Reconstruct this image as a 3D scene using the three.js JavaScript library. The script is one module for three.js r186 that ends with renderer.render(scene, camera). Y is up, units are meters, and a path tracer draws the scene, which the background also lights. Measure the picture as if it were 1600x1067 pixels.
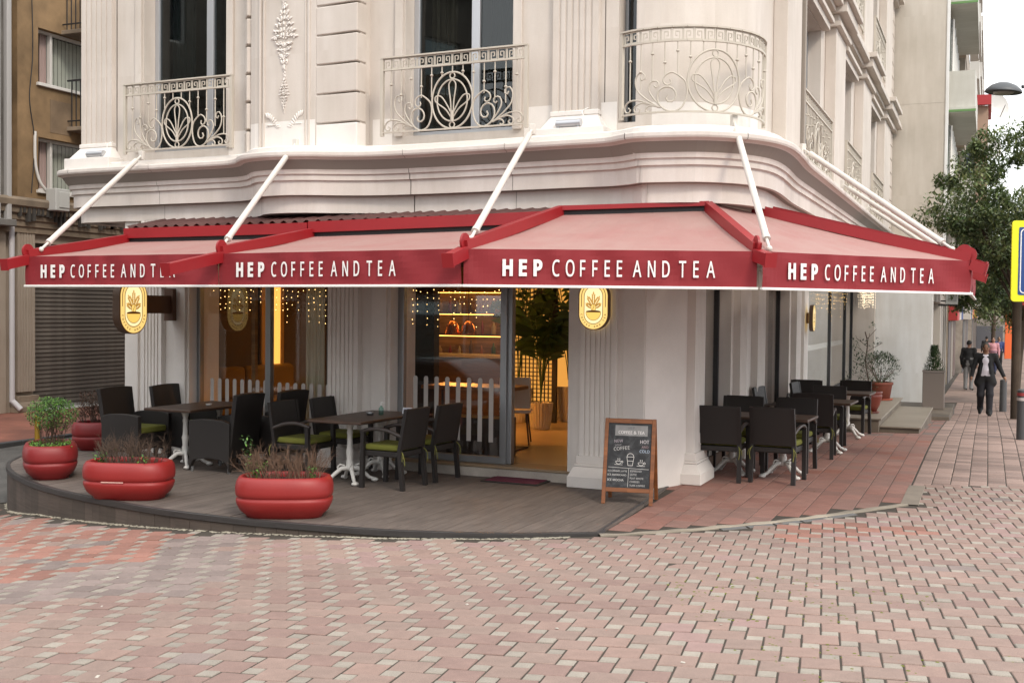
import * as THREE from 'three';
import { RoundedBoxGeometry } from 'three/addons/geometries/RoundedBoxGeometry.js';
import { mergeGeometries } from 'three/addons/utils/BufferGeometryUtils.js';
import { FontLoader } from 'three/addons/loaders/FontLoader.js';
import { MarchingCubes } from 'three/addons/objects/MarchingCubes.js';
import { RectAreaLightUniformsLib } from 'three/addons/lights/RectAreaLightUniformsLib.js';
RectAreaLightUniformsLib.init();

// ---------- camera, sky, sun, exposure ----------
const R = (d) => d * Math.PI / 180;
const scene = new THREE.Scene();
const camera = new THREE.PerspectiveCamera(2 * Math.atan(533.5 / 1780) * 180 / Math.PI, 1600 / 1067, 0.1, 900);
camera.position.set(0, 1.6, 0);
camera.rotation.order = 'YXZ';
camera.rotation.set(R(-1.6), 0, R(0.6));
const renderer = new THREE.WebGLRenderer({ antialias: true });
renderer.toneMapping = THREE.LinearToneMapping;
renderer.toneMappingExposure = 1.96;
renderer.shadowMap.enabled = true;
{ // overcast sky, brighter toward the zenith (standard overcast distribution), a little cool
  const w = 64, h = 64, d = new Float32Array(w * h * 4), lev = 1.1;
  for (let j = 0; j < h; j++) for (let i = 0; i < w; i++) {
    const el = ((j + .5) / h - .5) * Math.PI, s = Math.max(0, Math.sin(el));
    const L = lev * (1 + .25 * s) / 1.14, k = (j * w + i) * 4;
    d[k] = L * .985; d[k + 1] = L; d[k + 2] = L * 1.02; d[k + 3] = 1;
  }
  const t = new THREE.DataTexture(d, w, h, THREE.RGBAFormat, THREE.FloatType);
  t.mapping = THREE.EquirectangularReflectionMapping; t.magFilter = THREE.LinearFilter; t.minFilter = THREE.LinearFilter; t.needsUpdate = true;
  scene.background = t; scene.environment = t;
}
const sun = new THREE.DirectionalLight(0xfff1e0, 1.0);
sun.position.set(14, 24, 12); sun.target.position.set(1, 0, -13); sun.castShadow = true; sun.shadow.radius = 24;
sun.shadow.mapSize.set(2048, 2048);
Object.assign(sun.shadow.camera, { left: -30, right: 30, top: 30, bottom: -30, near: 1, far: 90 });
scene.add(sun, sun.target);

// ---------- helpers ----------
let seed_ = 7;
const rnd = () => { seed_ = (seed_ + 0x6d2b79f5) | 0; let t = Math.imul(seed_ ^ (seed_ >>> 15), 1 | seed_); t = (t + Math.imul(t ^ (t >>> 7), 61 | t)) ^ t; return ((t ^ (t >>> 14)) >>> 0) / 4294967296; };
const rr = (a, b) => a + (b - a) * rnd();
const lerp = (a, b, t) => a + (b - a) * t, clamp = (x, a, b) => Math.min(b, Math.max(a, x));
const V = (x, y, z) => new THREE.Vector3(x, y, z);
const M4 = (x = 0, y = 0, z = 0, ry = 0, rx = 0, rz = 0) => new THREE.Matrix4().compose(V(x, y, z), new THREE.Quaternion().setFromEuler(new THREE.Euler(rx, ry, rz, 'YXZ')), V(1, 1, 1));
const used = {};
function numbered(n) { if (!(n in used)) { used[n] = 0; return n; } used[n]++; return n + '_' + String(used[n]).padStart(3, '0'); }
// tileable value noise
function makeNoise(seed) {
  const P = new Float32Array(4096); let s = seed * 7919 + 13;
  for (let i = 0; i < 4096; i++) { s = (s * 1664525 + 1013904223) >>> 0; P[i] = s / 4294967296; }
  return (x, y, per) => {
    const xi = Math.floor(x), yi = Math.floor(y), fx = x - xi, fy = y - yi, u = fx * fx * (3 - 2 * fx), v = fy * fy * (3 - 2 * fy);
    const g = (a, b) => P[((((a % per) + per) % per) * 57 + (((b % per) + per) % per) * 131) & 4095];
    return lerp(lerp(g(xi, yi), g(xi + 1, yi), u), lerp(g(xi, yi + 1), g(xi + 1, yi + 1), u), v);
  };
}
function fbm(n, x, y, f, oct) { let a = .5, s = 0, t = 0; for (let o = 0; o < oct; o++) { s += a * n(x * f, y * f, f); t += a; a *= .55; f *= 2; } return s / t; }
// texture of size n over m metres; fn(u,v) -> [r,g,b] 0..1 (display values)
function tex(n, m, fn, srgb = true) {
  const d = new Uint8Array(n * n * 4);
  for (let j = 0; j < n; j++) for (let i = 0; i < n; i++) { const c = fn(i / n, j / n, i, j), k = (j * n + i) * 4; for (let q = 0; q < 3; q++) d[k + q] = clamp(c[q] ?? c[0], 0, 1) * 255; d[k + 3] = 255; }
  const t = new THREE.DataTexture(d, n, n); t.magFilter = THREE.LinearFilter; t.minFilter = THREE.LinearMipmapLinearFilter; t.generateMipmaps = true;
  t.wrapS = t.wrapT = THREE.RepeatWrapping; t.repeat.set(1 / m, 1 / m); if (srgb) t.colorSpace = THREE.SRGBColorSpace; t.needsUpdate = true; return t;
}
const n1 = makeNoise(1), n2 = makeNoise(2), n3 = makeNoise(3);
const hash = (i, j) => { let t = Math.imul(i * 374761393 + j * 668265263, 1274126177); t ^= t >>> 13; t = Math.imul(t, 1103515245); return ((t ^ (t >>> 16)) >>> 0) / 4294967296; };
const T = {
  plaster: tex(512, 2.4, (u, v, i, j) => { const a = fbm(n1, u, v, 3, 5), b = hash(i, j), st = fbm(n2, u, v * .12, 24, 3); return [.93 + .12 * (a - .5) + .03 * (b - .5) + .06 * (st - .5), .925 + .125 * (a - .5) + .03 * (b - .5) + .07 * (st - .5), .915 + .14 * (a - .5) + .03 * (b - .5) + .08 * (st - .5)]; }),
  paint: tex(512, 1.9, (u, v, i, j) => { const a = fbm(n2, u, v, 3, 6), b = hash(i, j), c = fbm(n3, u, v, 11, 4); const k = .95 + .07 * (a - .5) + .04 * (c - .5) + .025 * (b - .5); return [k, k * .993, k * .984]; }),
  grain: tex(512, .6, (u, v, i, j) => { const a = fbm(n2, u, v, 4, 4), b = hash(i, j), c = hash(i >> 1, j >> 1); const k = .86 + .16 * (a - .5) + .14 * (b - .5) + .14 * (c - .5); return [k, k, k]; }),
  cloth: tex(512, 1.6, (u, v, i, j) => { const a = fbm(n3, u, v, 3, 5), w = .02 * ((i & 1) ^ (j & 1)); const k = .93 + .13 * (a - .5) - w; return [k, k, k]; }),
  wood: tex(512, .9, (u, v) => { const w = fbm(n1, u * .08 + .3 * fbm(n2, u, v, 2, 2) * .1, v, 32, 4), a = fbm(n2, u * .25, v, 8, 3); const k = .8 + .3 * (w - .5) + .2 * (a - .5); return [k, k * .97, k * .93]; }),
  deck: tex(512, 1.1, (u, v, i, j) => { const w = fbm(n1, u * .06, v, 64, 3), a = fbm(n2, u, v, 4, 4), b = hash(i >> 2, j); const k = .84 + .22 * (w - .5) + .2 * (a - .5) + .06 * (b - .5); return [k, k * .985, k * .97]; }),
  weave: tex(256, .16, (u, v) => { const n = 16, x = u * n, y = v * n, xi = Math.floor(x), yi = Math.floor(y), fx = x - xi - .5, fy = y - yi - .5, over = (xi + yi) & 1; const h = over ? (1 - 2.4 * fy * fy) * (1 - 1.2 * fx * fx) : (1 - 2.4 * fx * fx) * (1 - 1.2 * fy * fy); const k = .35 + .6 * h; return [k, k, k]; }),
  blotch: tex(512, 3.1, (u, v, i, j) => { const a = fbm(n3, u, v, 3, 6), b = fbm(n1, u, v, 7, 4), c = hash(i, j); const k = .78 + .5 * (a - .5) + .25 * (b - .5) + .06 * (c - .5); return [k, k * .99, k * .97]; }),
  marble: tex(512, 1.8, (u, v) => { const a = fbm(n1, u, v, 3, 5), k = .88 + .2 * (a - .5); return [k, k * .98, k * .94]; }),
};
function clone(t, m) { const c = t.clone(); c.repeat.set(1 / m, 1 / m); c.needsUpdate = true; return c; }
const TB = { grain: clone(T.grain, .5), plaster: T.plaster };
TB.grain.colorSpace = THREE.NoColorSpace;
const weaveB = T.weave.clone(); weaveB.colorSpace = THREE.NoColorSpace; weaveB.needsUpdate = true;
const deckB = T.deck.clone(); deckB.colorSpace = THREE.NoColorSpace; deckB.needsUpdate = true;
const lin = (r, g, b) => new THREE.Color().setRGB(r, g, b);
function mat(c, rough = .8, o = {}) { return new THREE.MeshStandardMaterial({ color: Array.isArray(c) ? lin(...c) : new THREE.Color(c), roughness: rough, metalness: 0, ...o }); }
function glassMat(o = {}) { return new THREE.MeshPhysicalMaterial({ color: 0xffffff, roughness: .02, metalness: 0, transmission: 1, thickness: 0, ior: 1.5, ...o }); }
const M = {
  wall: mat([.705, .645, .595], .85, { map: T.plaster, bumpMap: TB.grain, bumpScale: .0012 }),
  wallWhite: mat([.81, .775, .74], .75, { map: T.paint, bumpMap: TB.grain, bumpScale: .001 }),
  cornice: mat([.73, .675, .64], .8, { map: T.plaster, bumpMap: TB.grain, bumpScale: .001 }),
  iron: mat([.6, .545, .46], .55, { map: T.cloth }),
  red: mat([.33, .015, .02], .42, { map: T.cloth }),
  redCloth: mat([.33, .03, .038], .85, { map: T.cloth }),
  white: mat([.78, .77, .74], .5),
  rodWhite: mat([.74, .70, .64], .45, { map: T.cloth }),
  alu: mat([.30, .31, .32], .38, { metalness: .75 }),
  aluLight: mat([.48, .49, .51], .35, { metalness: .6 }),
  dark: mat([.02, .02, .022], .6),
  darkMetal: mat([.035, .035, .038], .45, { metalness: .3 }),
  glass: glassMat(),
  glassTint: glassMat({ color: 0xb9c2c2 }),
  joint: mat([.14, .12, .1], .95, { map: T.grain }),
};
// geometry builders (all return BufferGeometry)
const G = {
  box: (w, h, d, x = 0, y = 0, z = 0) => new THREE.BoxGeometry(w, h, d).translate(x, y, z),
  span: (x0, x1, y0, y1, z0, z1) => new THREE.BoxGeometry(x1 - x0, y1 - y0, z1 - z0).translate((x0 + x1) / 2, (y0 + y1) / 2, (z0 + z1) / 2),
  rbox: (w, h, d, r, x = 0, y = 0, z = 0, s = 2) => new RoundedBoxGeometry(w, h, d, s, Math.min(r, w / 2.01, h / 2.01, d / 2.01)).translate(x, y, z),
  rspan: (x0, x1, y0, y1, z0, z1, r = .01, s = 1) => G.rbox(x1 - x0, y1 - y0, z1 - z0, r, (x0 + x1) / 2, (y0 + y1) / 2, (z0 + z1) / 2, s),
  cyl: (r0, r1, h, n, x = 0, y = 0, z = 0) => new THREE.CylinderGeometry(r1, r0, h, n).translate(x, y + h / 2, z),   // r0 at the bottom, base at y
  sph: (r, x, y, z, n = 8, sx = 1, sy = 1, sz = 1) => new THREE.SphereGeometry(r, n, Math.max(4, n * .7 | 0)).scale(sx, sy, sz).translate(x, y, z),
  lathe: (pts, n = 24, x = 0, y = 0, z = 0) => new THREE.LatheGeometry(pts.map((p) => new THREE.Vector2(p[0], p[1])), n).translate(x, y, z),
  tube: (pts, r, seg = 0, rad = 6, closed = false) => { const c = new THREE.CatmullRomCurve3(pts.map((p) => p.isVector3 ? p : V(...p)), closed, 'centripetal'); return new THREE.TubeGeometry(c, seg || pts.length * 4, r, rad, closed); },
  bar: (a, b, r, n = 8, r2 = r) => { const A = a.isVector3 ? a : V(...a), B = b.isVector3 ? b : V(...b), d = B.clone().sub(A), L = d.length(); const g = new THREE.CylinderGeometry(r2, r, L, n).translate(0, L / 2, 0); g.applyQuaternion(new THREE.Quaternion().setFromUnitVectors(V(0, 1, 0), d.normalize())); return g.translate(A.x, A.y, A.z); },
  beam: (a, b, w, h, up = V(0, 1, 0)) => { // box from a to b, w across, h along up
    const A = a.isVector3 ? a : V(...a), B = b.isVector3 ? b : V(...b), d = B.clone().sub(A), L = d.length(); d.normalize();
    const x = new THREE.Vector3().crossVectors(up, d).normalize(), y = new THREE.Vector3().crossVectors(d, x);
    return new THREE.BoxGeometry(w, h, L).applyMatrix4(new THREE.Matrix4().makeBasis(x, y, d).setPosition(A.clone().add(B).multiplyScalar(.5)));
  },
  prism: (poly, y0, y1) => { // polygon [[x,z]...] extruded from y0 to y1
    const s = new THREE.Shape(poly.map((p) => new THREE.Vector2(p[0], -p[1]))); return new THREE.ExtrudeGeometry(s, { depth: y1 - y0, bevelEnabled: false }).rotateX(-Math.PI / 2).translate(0, y0, 0);
  },
  quad: (a, b, c, d) => { const g = new THREE.BufferGeometry(); const P = [a, b, c, a, c, d].flat(); g.setAttribute('position', new THREE.Float32BufferAttribute(P, 3)); g.computeVertexNormals(); return g; },
};
function prep(g, M, keepUV) {
  g = g.index ? g.toNonIndexed() : g.clone();
  for (const k of Object.keys(g.attributes)) if (!['position', 'normal', 'uv', 'color'].includes(k)) g.deleteAttribute(k);
  if (M) g.applyMatrix4(M);
  if (!g.attributes.normal) g.computeVertexNormals();
  if (!keepUV || !g.attributes.uv) { // box-projected uv in metres
    const p = g.attributes.position, n = p.count, uv = new Float32Array(n * 2), A = V(), B = V(), C = V();
    for (let i = 0; i < n; i += 3) {
      A.fromBufferAttribute(p, i); B.fromBufferAttribute(p, i + 1); C.fromBufferAttribute(p, i + 2); B.sub(A); C.sub(A); B.cross(C);
      const x = Math.abs(B.x), y = Math.abs(B.y), z = Math.abs(B.z);
      for (let k = i; k < i + 3; k++) { const X = p.getX(k), Y = p.getY(k), Z = p.getZ(k); const [a, b] = y >= x && y >= z ? [X, Z] : x > z ? [Z, Y] : [X, Y]; uv[k * 2] = a; uv[k * 2 + 1] = b; }
    }
    g.setAttribute('uv', new THREE.BufferAttribute(uv, 2));
  }
  return g;
}
function geoOf(gs, M, keepUV) { gs = Array.isArray(gs) ? gs.flat(9) : [gs]; const L = gs.map((g) => prep(g, M, keepUV)); const hasC = L.some((g) => g.attributes.color); if (!hasC || L.every((g) => g.attributes.color)) return L.length > 1 ? mergeGeometries(L) : L[0]; L.forEach((g) => g.deleteAttribute('color')); return mergeGeometries(L); }
function mk(name, gs, material, parent = scene, o = {}) {
  const m = new THREE.Mesh(geoOf(gs, o.M, o.uv), material); m.castShadow = m.receiveShadow = true;
  m.name = parent === scene ? numbered(name) : name;
  if (o.label) m.userData.label = o.label;
  if (o.kind) m.userData.kind = o.kind;
  parent.add(m); return m;
}
function inst(name, geometry, material, parent, x, y, z, ry = 0, rx = 0, rz = 0, o = {}) { // shared geometry
  const m = new THREE.Mesh(geometry, material); m.castShadow = m.receiveShadow = true; m.name = parent === scene ? numbered(name) : name; m.position.set(x, y, z); m.rotation.set(rx, ry, rz, 'YXZ'); if (o.label) m.userData.label = o.label; parent.add(m); return m;
}
function tag(o, label, category, group, kind) { o.userData.label = label; o.userData.category = category; if (group) o.userData.group = group; if (kind) o.userData.kind = kind; return o; }
function struct(o) { o.userData.kind = 'structure'; return o; }
function thing(name, label, category, [x, y, z] = [0, 0, 0], turn = 0, group) { const g = new THREE.Group(); g.name = numbered(name); g.position.set(x, y, z); g.rotation.y = turn; scene.add(g); return tag(g, label, category, group); }
function sub(name, parent, x = 0, y = 0, z = 0, ry = 0) { const g = new THREE.Group(); g.name = name; g.position.set(x, y, z); g.rotation.y = ry; parent.add(g); return g; }
function dup(o, label, [x, y, z], turn = 0, group) { const c = o.clone(); c.name = numbered(o.name.replace(/_\d{3}$/, '')); c.position.set(x, y, z); c.rotation.y = turn; c.userData = { ...o.userData, label }; if (group) c.userData.group = group; scene.add(c); return c; }
// sweep a profile [[offset, y]...] along a plan path [[x,z]...]; offset is measured along the path's outward (left-hand turned) normal
function sweep(path, profile, closedEnds = true) {
  const n = path.length, N = [];
  for (let i = 0; i < n; i++) {
    const a = path[Math.max(0, i - 1)], b = path[Math.min(n - 1, i + 1)]; let dx = b[0] - a[0], dz = b[1] - a[1]; const L = Math.hypot(dx, dz); dx /= L; dz /= L;
    let k = 1; if (i > 0 && i < n - 1) { const p = path[i], l1 = Math.hypot(p[0] - a[0], p[1] - a[1]), l2 = Math.hypot(b[0] - p[0], b[1] - p[1]); const c = ((p[0] - a[0]) * (b[0] - p[0]) + (p[1] - a[1]) * (b[1] - p[1])) / (l1 * l2); k = 1 / Math.sqrt(Math.max(.3, (1 + c) / 2)); }
    N.push([-dz * k, dx * k]);
  }
  const pos = []; const P = (i, j) => [path[i][0] + N[i][0] * profile[j][0], profile[j][1], path[i][1] + N[i][1] * profile[j][0]];
  for (let i = 0; i < n - 1; i++) for (let j = 0; j < profile.length - 1; j++) { const a = P(i, j), b = P(i + 1, j), c = P(i + 1, j + 1), d = P(i, j + 1); pos.push(...a, ...b, ...c, ...a, ...c, ...d); }
  const g = new THREE.BufferGeometry(); g.setAttribute('position', new THREE.Float32BufferAttribute(pos, 3)); g.computeVertexNormals(); return g;
}
const ITP = (tab, x) => { if (x <= tab[0][0]) return tab[0][1]; for (let i = 1; i < tab.length; i++) if (x <= tab[i][0]) { const [a, b] = [tab[i - 1], tab[i]]; return lerp(a[1], b[1], (x - a[0]) / (b[0] - a[0])); } return tab[tab.length - 1][1]; };
// the two street fronts: F is the front of the café, S its side along the street on the right
const FM = M4(.725, 0, -13.3, R(-25)), SM = M4(1.97, 0, -13.4, R(67.3));
const FI = FM.clone().invert(), FS = FI.clone().multiply(SM);
const fw = (s, y, o) => V(s, y, o).applyMatrix4(FM), sw = (s, y, o) => V(s, y, o).applyMatrix4(SM);
// ---------- ground, road, pavement, deck ----------
const DECK = -.42;
const gNear = [[-40, .5], [0, 0], [10.5, -.42], [17, -.42], [19, -.45], [29, -.9], [42, -1.1], [100, -1.8], [300, -4]];
const gSide = [[-30, -.8], [-9, -.72], [-7, -.6], [-6.16, -.5], [-5.31, -.33], [-4.51, -.26], [-3.36, -.17], [-2.41, -.12], [-1.58, -.085], [-.56, -.06], [.4, -.04], [1.5, -.012], [2.3, 0]];
const gy = (x, z) => ITP(gNear, -z) + ITP(gSide, x) * clamp(1 - (-z - 14) / 13, 0, 1);
{ // one sheet under everything, out to the horizon
  const xs = [], zs = []; for (let x = -16; x <= 16; x += .5) xs.push(x); for (const x of [20, 30, 60, 150, 300]) { xs.push(x); xs.unshift(-x); }
  for (let z = 12; z >= -34; z -= .5) zs.push(z); for (const z of [-38, -42, -50, -70, -100, -200, -500]) zs.push(z); zs.unshift(200, 60, 30, 20);
  const p = [], ix = []; for (const z of zs) for (const x of xs) p.push(x, gy(x, z) - .0055, z);
  for (let j = 0; j < zs.length - 1; j++) for (let i = 0; i < xs.length - 1; i++) { const a = j * xs.length + i, b = a + 1, c = a + xs.length, d = c + 1; ix.push(a, b, c, b, d, c); }
  const g = new THREE.BufferGeometry(); g.setAttribute('position', new THREE.Float32BufferAttribute(p, 3)); g.setIndex(ix); g.computeVertexNormals();
  struct(tag(mk('ground', g, mat([.07, .056, .042], .95, { map: T.grain, bumpMap: TB.grain, bumpScale: .004 })), 'brown grey sandy bedding ground showing in the paving joints', 'ground'));
}
// chamfered stone, top at y 0
function stone(w, d, h = .05, c = .0045) {
  const x = w / 2, z = d / 2, q = [[-x, -h, -z], [x, -h, -z], [x, -h, z], [-x, -h, z]], m = [[-x, -c, -z], [x, -c, -z], [x, -c, z], [-x, -c, z]], t = [[-x + c, 0, -z + c], [x - c, 0, -z + c], [x - c, 0, z - c], [-x + c, 0, z - c]];
  const f = []; for (let i = 0; i < 4; i++) { const j = (i + 1) % 4; f.push(G.quad(q[j], q[i], m[i], m[j]), G.quad(m[j], m[i], t[i], t[j])); } f.push(G.quad(t[3], t[2], t[1], t[0])); return f;
}
const slope = (x, z) => { const e = .1; return [(gy(x, z - e) - gy(x, z + e)) / (2 * e), (gy(x + e, z) - gy(x - e, z)) / (2 * e)]; };
const inPoly = (P, x, z) => { let c = false; for (let i = 0, j = P.length - 1; i < P.length; j = i++) if ((P[i][1] > z) !== (P[j][1] > z) && x < (P[j][0] - P[i][0]) * (z - P[i][1]) / (P[j][1] - P[i][1]) + P[i][0]) c = !c; return c; };
const smooth = (pts, n) => new THREE.CatmullRomCurve3(pts.map((p) => V(p[0], 0, p[1])), false, 'centripetal').getPoints(n).map((v) => [v.x, v.z]);
const deckFront = smooth([[.8, -10.3], [.42, -10.26], [.02, -10.22], [-.56, -10.25], [-1.15, -10.33], [-1.58, -10.46], [-2.41, -10.74], [-3.36, -11.2], [-4.07, -11.68], [-4.51, -12.01], [-5.31, -12.75], [-5.86, -13.45], [-6.16, -13.92], [-6.42, -14.5], [-6.55, -15.3], [-6.5, -16.2]], 60);
const kerbCurve = smooth([[.8, -10.3], [1.19, -10.4], [1.82, -10.62], [2.34, -10.84], [2.92, -11.17], [3.57, -11.62], [4.16, -12.02]], 30);
const deckPoly = [...deckFront, [-5.9, -17.3], ...[[-6.7, .1], [-5.6, .1], [-3.3, .05], [-2.4, .03], [.1, .03], [.95, .18]].map(([s, o]) => { const p = fw(s, 0, o); return [p.x, p.z]; }), [1.9, -13.3], [1.38, -11.78]];
// line where the pavement's long tiles end and the small setts begin, along the street
const stDir = [.386, -.922];
const edgeX = (z) => 4.16 + (-12.02 - z) * (.386 / .922);
const roadMats = [], whiteMats = [], redMats = [], greyMats = [];
for (let k = 0; k < 6; k++) {
  const v = .86 + .055 * k; roadMats.push(mat([.365 * v, .242 * v + .006 * ((k * 3) % 4), .206 * v + .006 * ((k * 5) % 3)], .92, { map: T.grain, bumpMap: TB.grain, bumpScale: .0018 }));
  whiteMats.push(mat([.385 * v, .342 * v, .288 * v], .92, { map: T.grain, bumpMap: TB.grain, bumpScale: .0018 }));
}
for (let k = 0; k < 4; k++) { const v = .85 + .1 * k; redMats.push(mat([.385 * v, .19 * v, .145 * v], .92, { map: T.grain, bumpMap: TB.grain, bumpScale: .0018 })); greyMats.push(mat([.3 * v, .235 * v, .212 * v], .92, { map: T.grain, bumpMap: TB.grain, bumpScale: .0018 })); }
const A = .21, Bq = .105, JT = .0105;
const bigG = [0, 1, 2, 3].map((k) => { const g = geoOf(stone(A - JT, A - JT)); const u = g.attributes.uv; for (let i = 0; i < u.count; i++) u.setXY(i, u.getX(i) + k * .37, u.getY(i) + k * .21); return g; });
const smallG = [0, 1, 2].map((k) => { const g = geoOf(stone(Bq - JT, Bq - JT)); const u = g.attributes.uv; for (let i = 0; i < u.count; i++) u.setXY(i, u.getX(i) + k * .31 + .1, u.getY(i) + k * .27); return g; });
const distTo = (C, x, z) => { let m = 9; for (let i = 0; i < C.length - 1; i++) { const [ax, az] = C[i], [bx, bz] = C[i + 1], t = clamp(((x - ax) * (bx - ax) + (z - az) * (bz - az)) / ((bx - ax) ** 2 + (bz - az) ** 2), 0, 1); m = Math.min(m, Math.hypot(x - ax - t * (bx - ax), z - az - t * (bz - az))); } return m; };
const road = new THREE.Group(); road.name = 'road'; scene.add(road); struct(tag(road, 'road of pink square pavers with small pale corner pavers in the foreground', 'road'));
{
  const an = Math.atan2(.275, 1), ux = [Math.cos(an), Math.sin(an)], uz = [Math.sin(an), -Math.cos(an)]; // across, away (x,z)
  const list = [];
  for (let i = -70; i < 90; i++) for (let j = -70; j < 110; j++) {
    const a = i * A - j * Bq, b = i * Bq + j * A;
    for (const [da, db, big] of [[A / 2, A / 2, true], [A + Bq / 2, Bq / 2, false]]) {
      const x = ux[0] * (a + da) + uz[0] * (b + db), z = -7.5 + ux[1] * (a + da) + uz[1] * (b + db);
      if (z > -4.2 || z < -14.2 || x < -8.5 || x > 8.2) continue;
      if (Math.abs(x) > -z * .5 + 1.2) continue;
      const h = big ? .105 : .052;
      if (inPoly(deckPoly, x, z)) continue;
      const dk = Math.min(distTo(deckFront, x, z), distTo(kerbCurve, x, z)); if (dk < h + .06) continue;
      // behind the kerb curve is the tiled pavement; beyond the corner the setts of the street
      if (x > .8 && x < 4.16) { let kz = -12; for (let q = 0; q < kerbCurve.length - 1; q++) if (x >= kerbCurve[q][0] && x <= kerbCurve[q + 1][0]) kz = lerp(kerbCurve[q][1], kerbCurve[q + 1][1], (x - kerbCurve[q][0]) / (kerbCurve[q + 1][0] - kerbCurve[q][0])); if (z < kz) continue; }
      if (x >= 4.16 && (z < -13.4 || x < edgeX(z) + .15)) continue;
      if (x < -5.6 && z < -14) continue;
      list.push([x, z, big]);
    }
  }
  // nearest ones singly, the rest joined
  list.sort((p, q) => q[1] - p[1]);
  let nb = 0, ns = 0; const rest = new Map();
  const noise = (x, z) => fbm(n3, (x + 20) / 40, (z + 30) / 40, 12, 3);
  for (const [x, z, big] of list) {
    const redPatch = (x > 1.5 && x < 3.9 && z > -11.6 && z < -9.55 && z < -9.1 - .28 * (x - 1.5) + .1 && z > -11.9 + .1 && fbm(n1, (x + 9) / 20, (z + 20) / 20, 20, 2) > .42 && Math.abs(z + 10.15 + .42 * (x - 2.3)) < .42) || (x < -3.1 && z < -8.6 + .62 * (x + 3.3) * -1 * .0 && z < -9.0 + (-3.1 - x) * .15 && fbm(n1, (x + 9) / 20, (z + 20) / 20, 14, 2) > .4 && x + (-9.6 - z) * -.9 < -3.0);
    const gn = noise(x, z), grey = x < -2.2 && z < -8 && gn > .58;
    let mt, pool = big ? roadMats : whiteMats;
    if (big && redPatch && rnd() < .78) mt = redMats[rnd() * 4 | 0]; else if (big && (grey || rnd() < .012)) mt = greyMats[rnd() * 4 | 0]; else { const wgt = clamp((gn - .3) * 2.2, 0, 1); mt = pool[clamp(Math.round((1 - wgt) * 5 + rr(-1.4, 1.4)), 0, 5)]; }
    const [sz, sx] = slope(x, z), g = big ? bigG[rnd() * 4 | 0] : smallG[rnd() * 3 | 0];
    const y = gy(x, z) + rr(-.0025, .003) + (rnd() < .04 ? rr(-.004, .004) : 0), ry = -an + rr(-.02, .02) + (rnd() * 4 | 0) * Math.PI / 2, rx = rr(-.011, .011), rz = rr(-.011, .011);
    const q = new THREE.Quaternion().setFromEuler(new THREE.Euler(sz + rx, 0, sx + rz)).multiply(new THREE.Quaternion().setFromEuler(new THREE.Euler(0, ry, 0)));
    const single = big ? nb < 300 : ns < 300;
    if (single) { if (big) nb++; else ns++; const m = inst(big ? 'paver' : 'corner_paver', g, mt, road, x, y, z); m.quaternion.copy(q); }
    else { if (!rest.has(mt)) rest.set(mt, []); rest.get(mt).push(g.clone().applyMatrix4(new THREE.Matrix4().compose(V(x, y, z), q, V(1, 1, 1)))); }
  }
  let kk = 0; for (const [m, gs] of rest) { mk('paver_field', gs, m, road, { uv: true, kind: 'stuff' }); kk += gs.length; }
  console.log('pavers', list.length, 'joined', kk);
}
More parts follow.
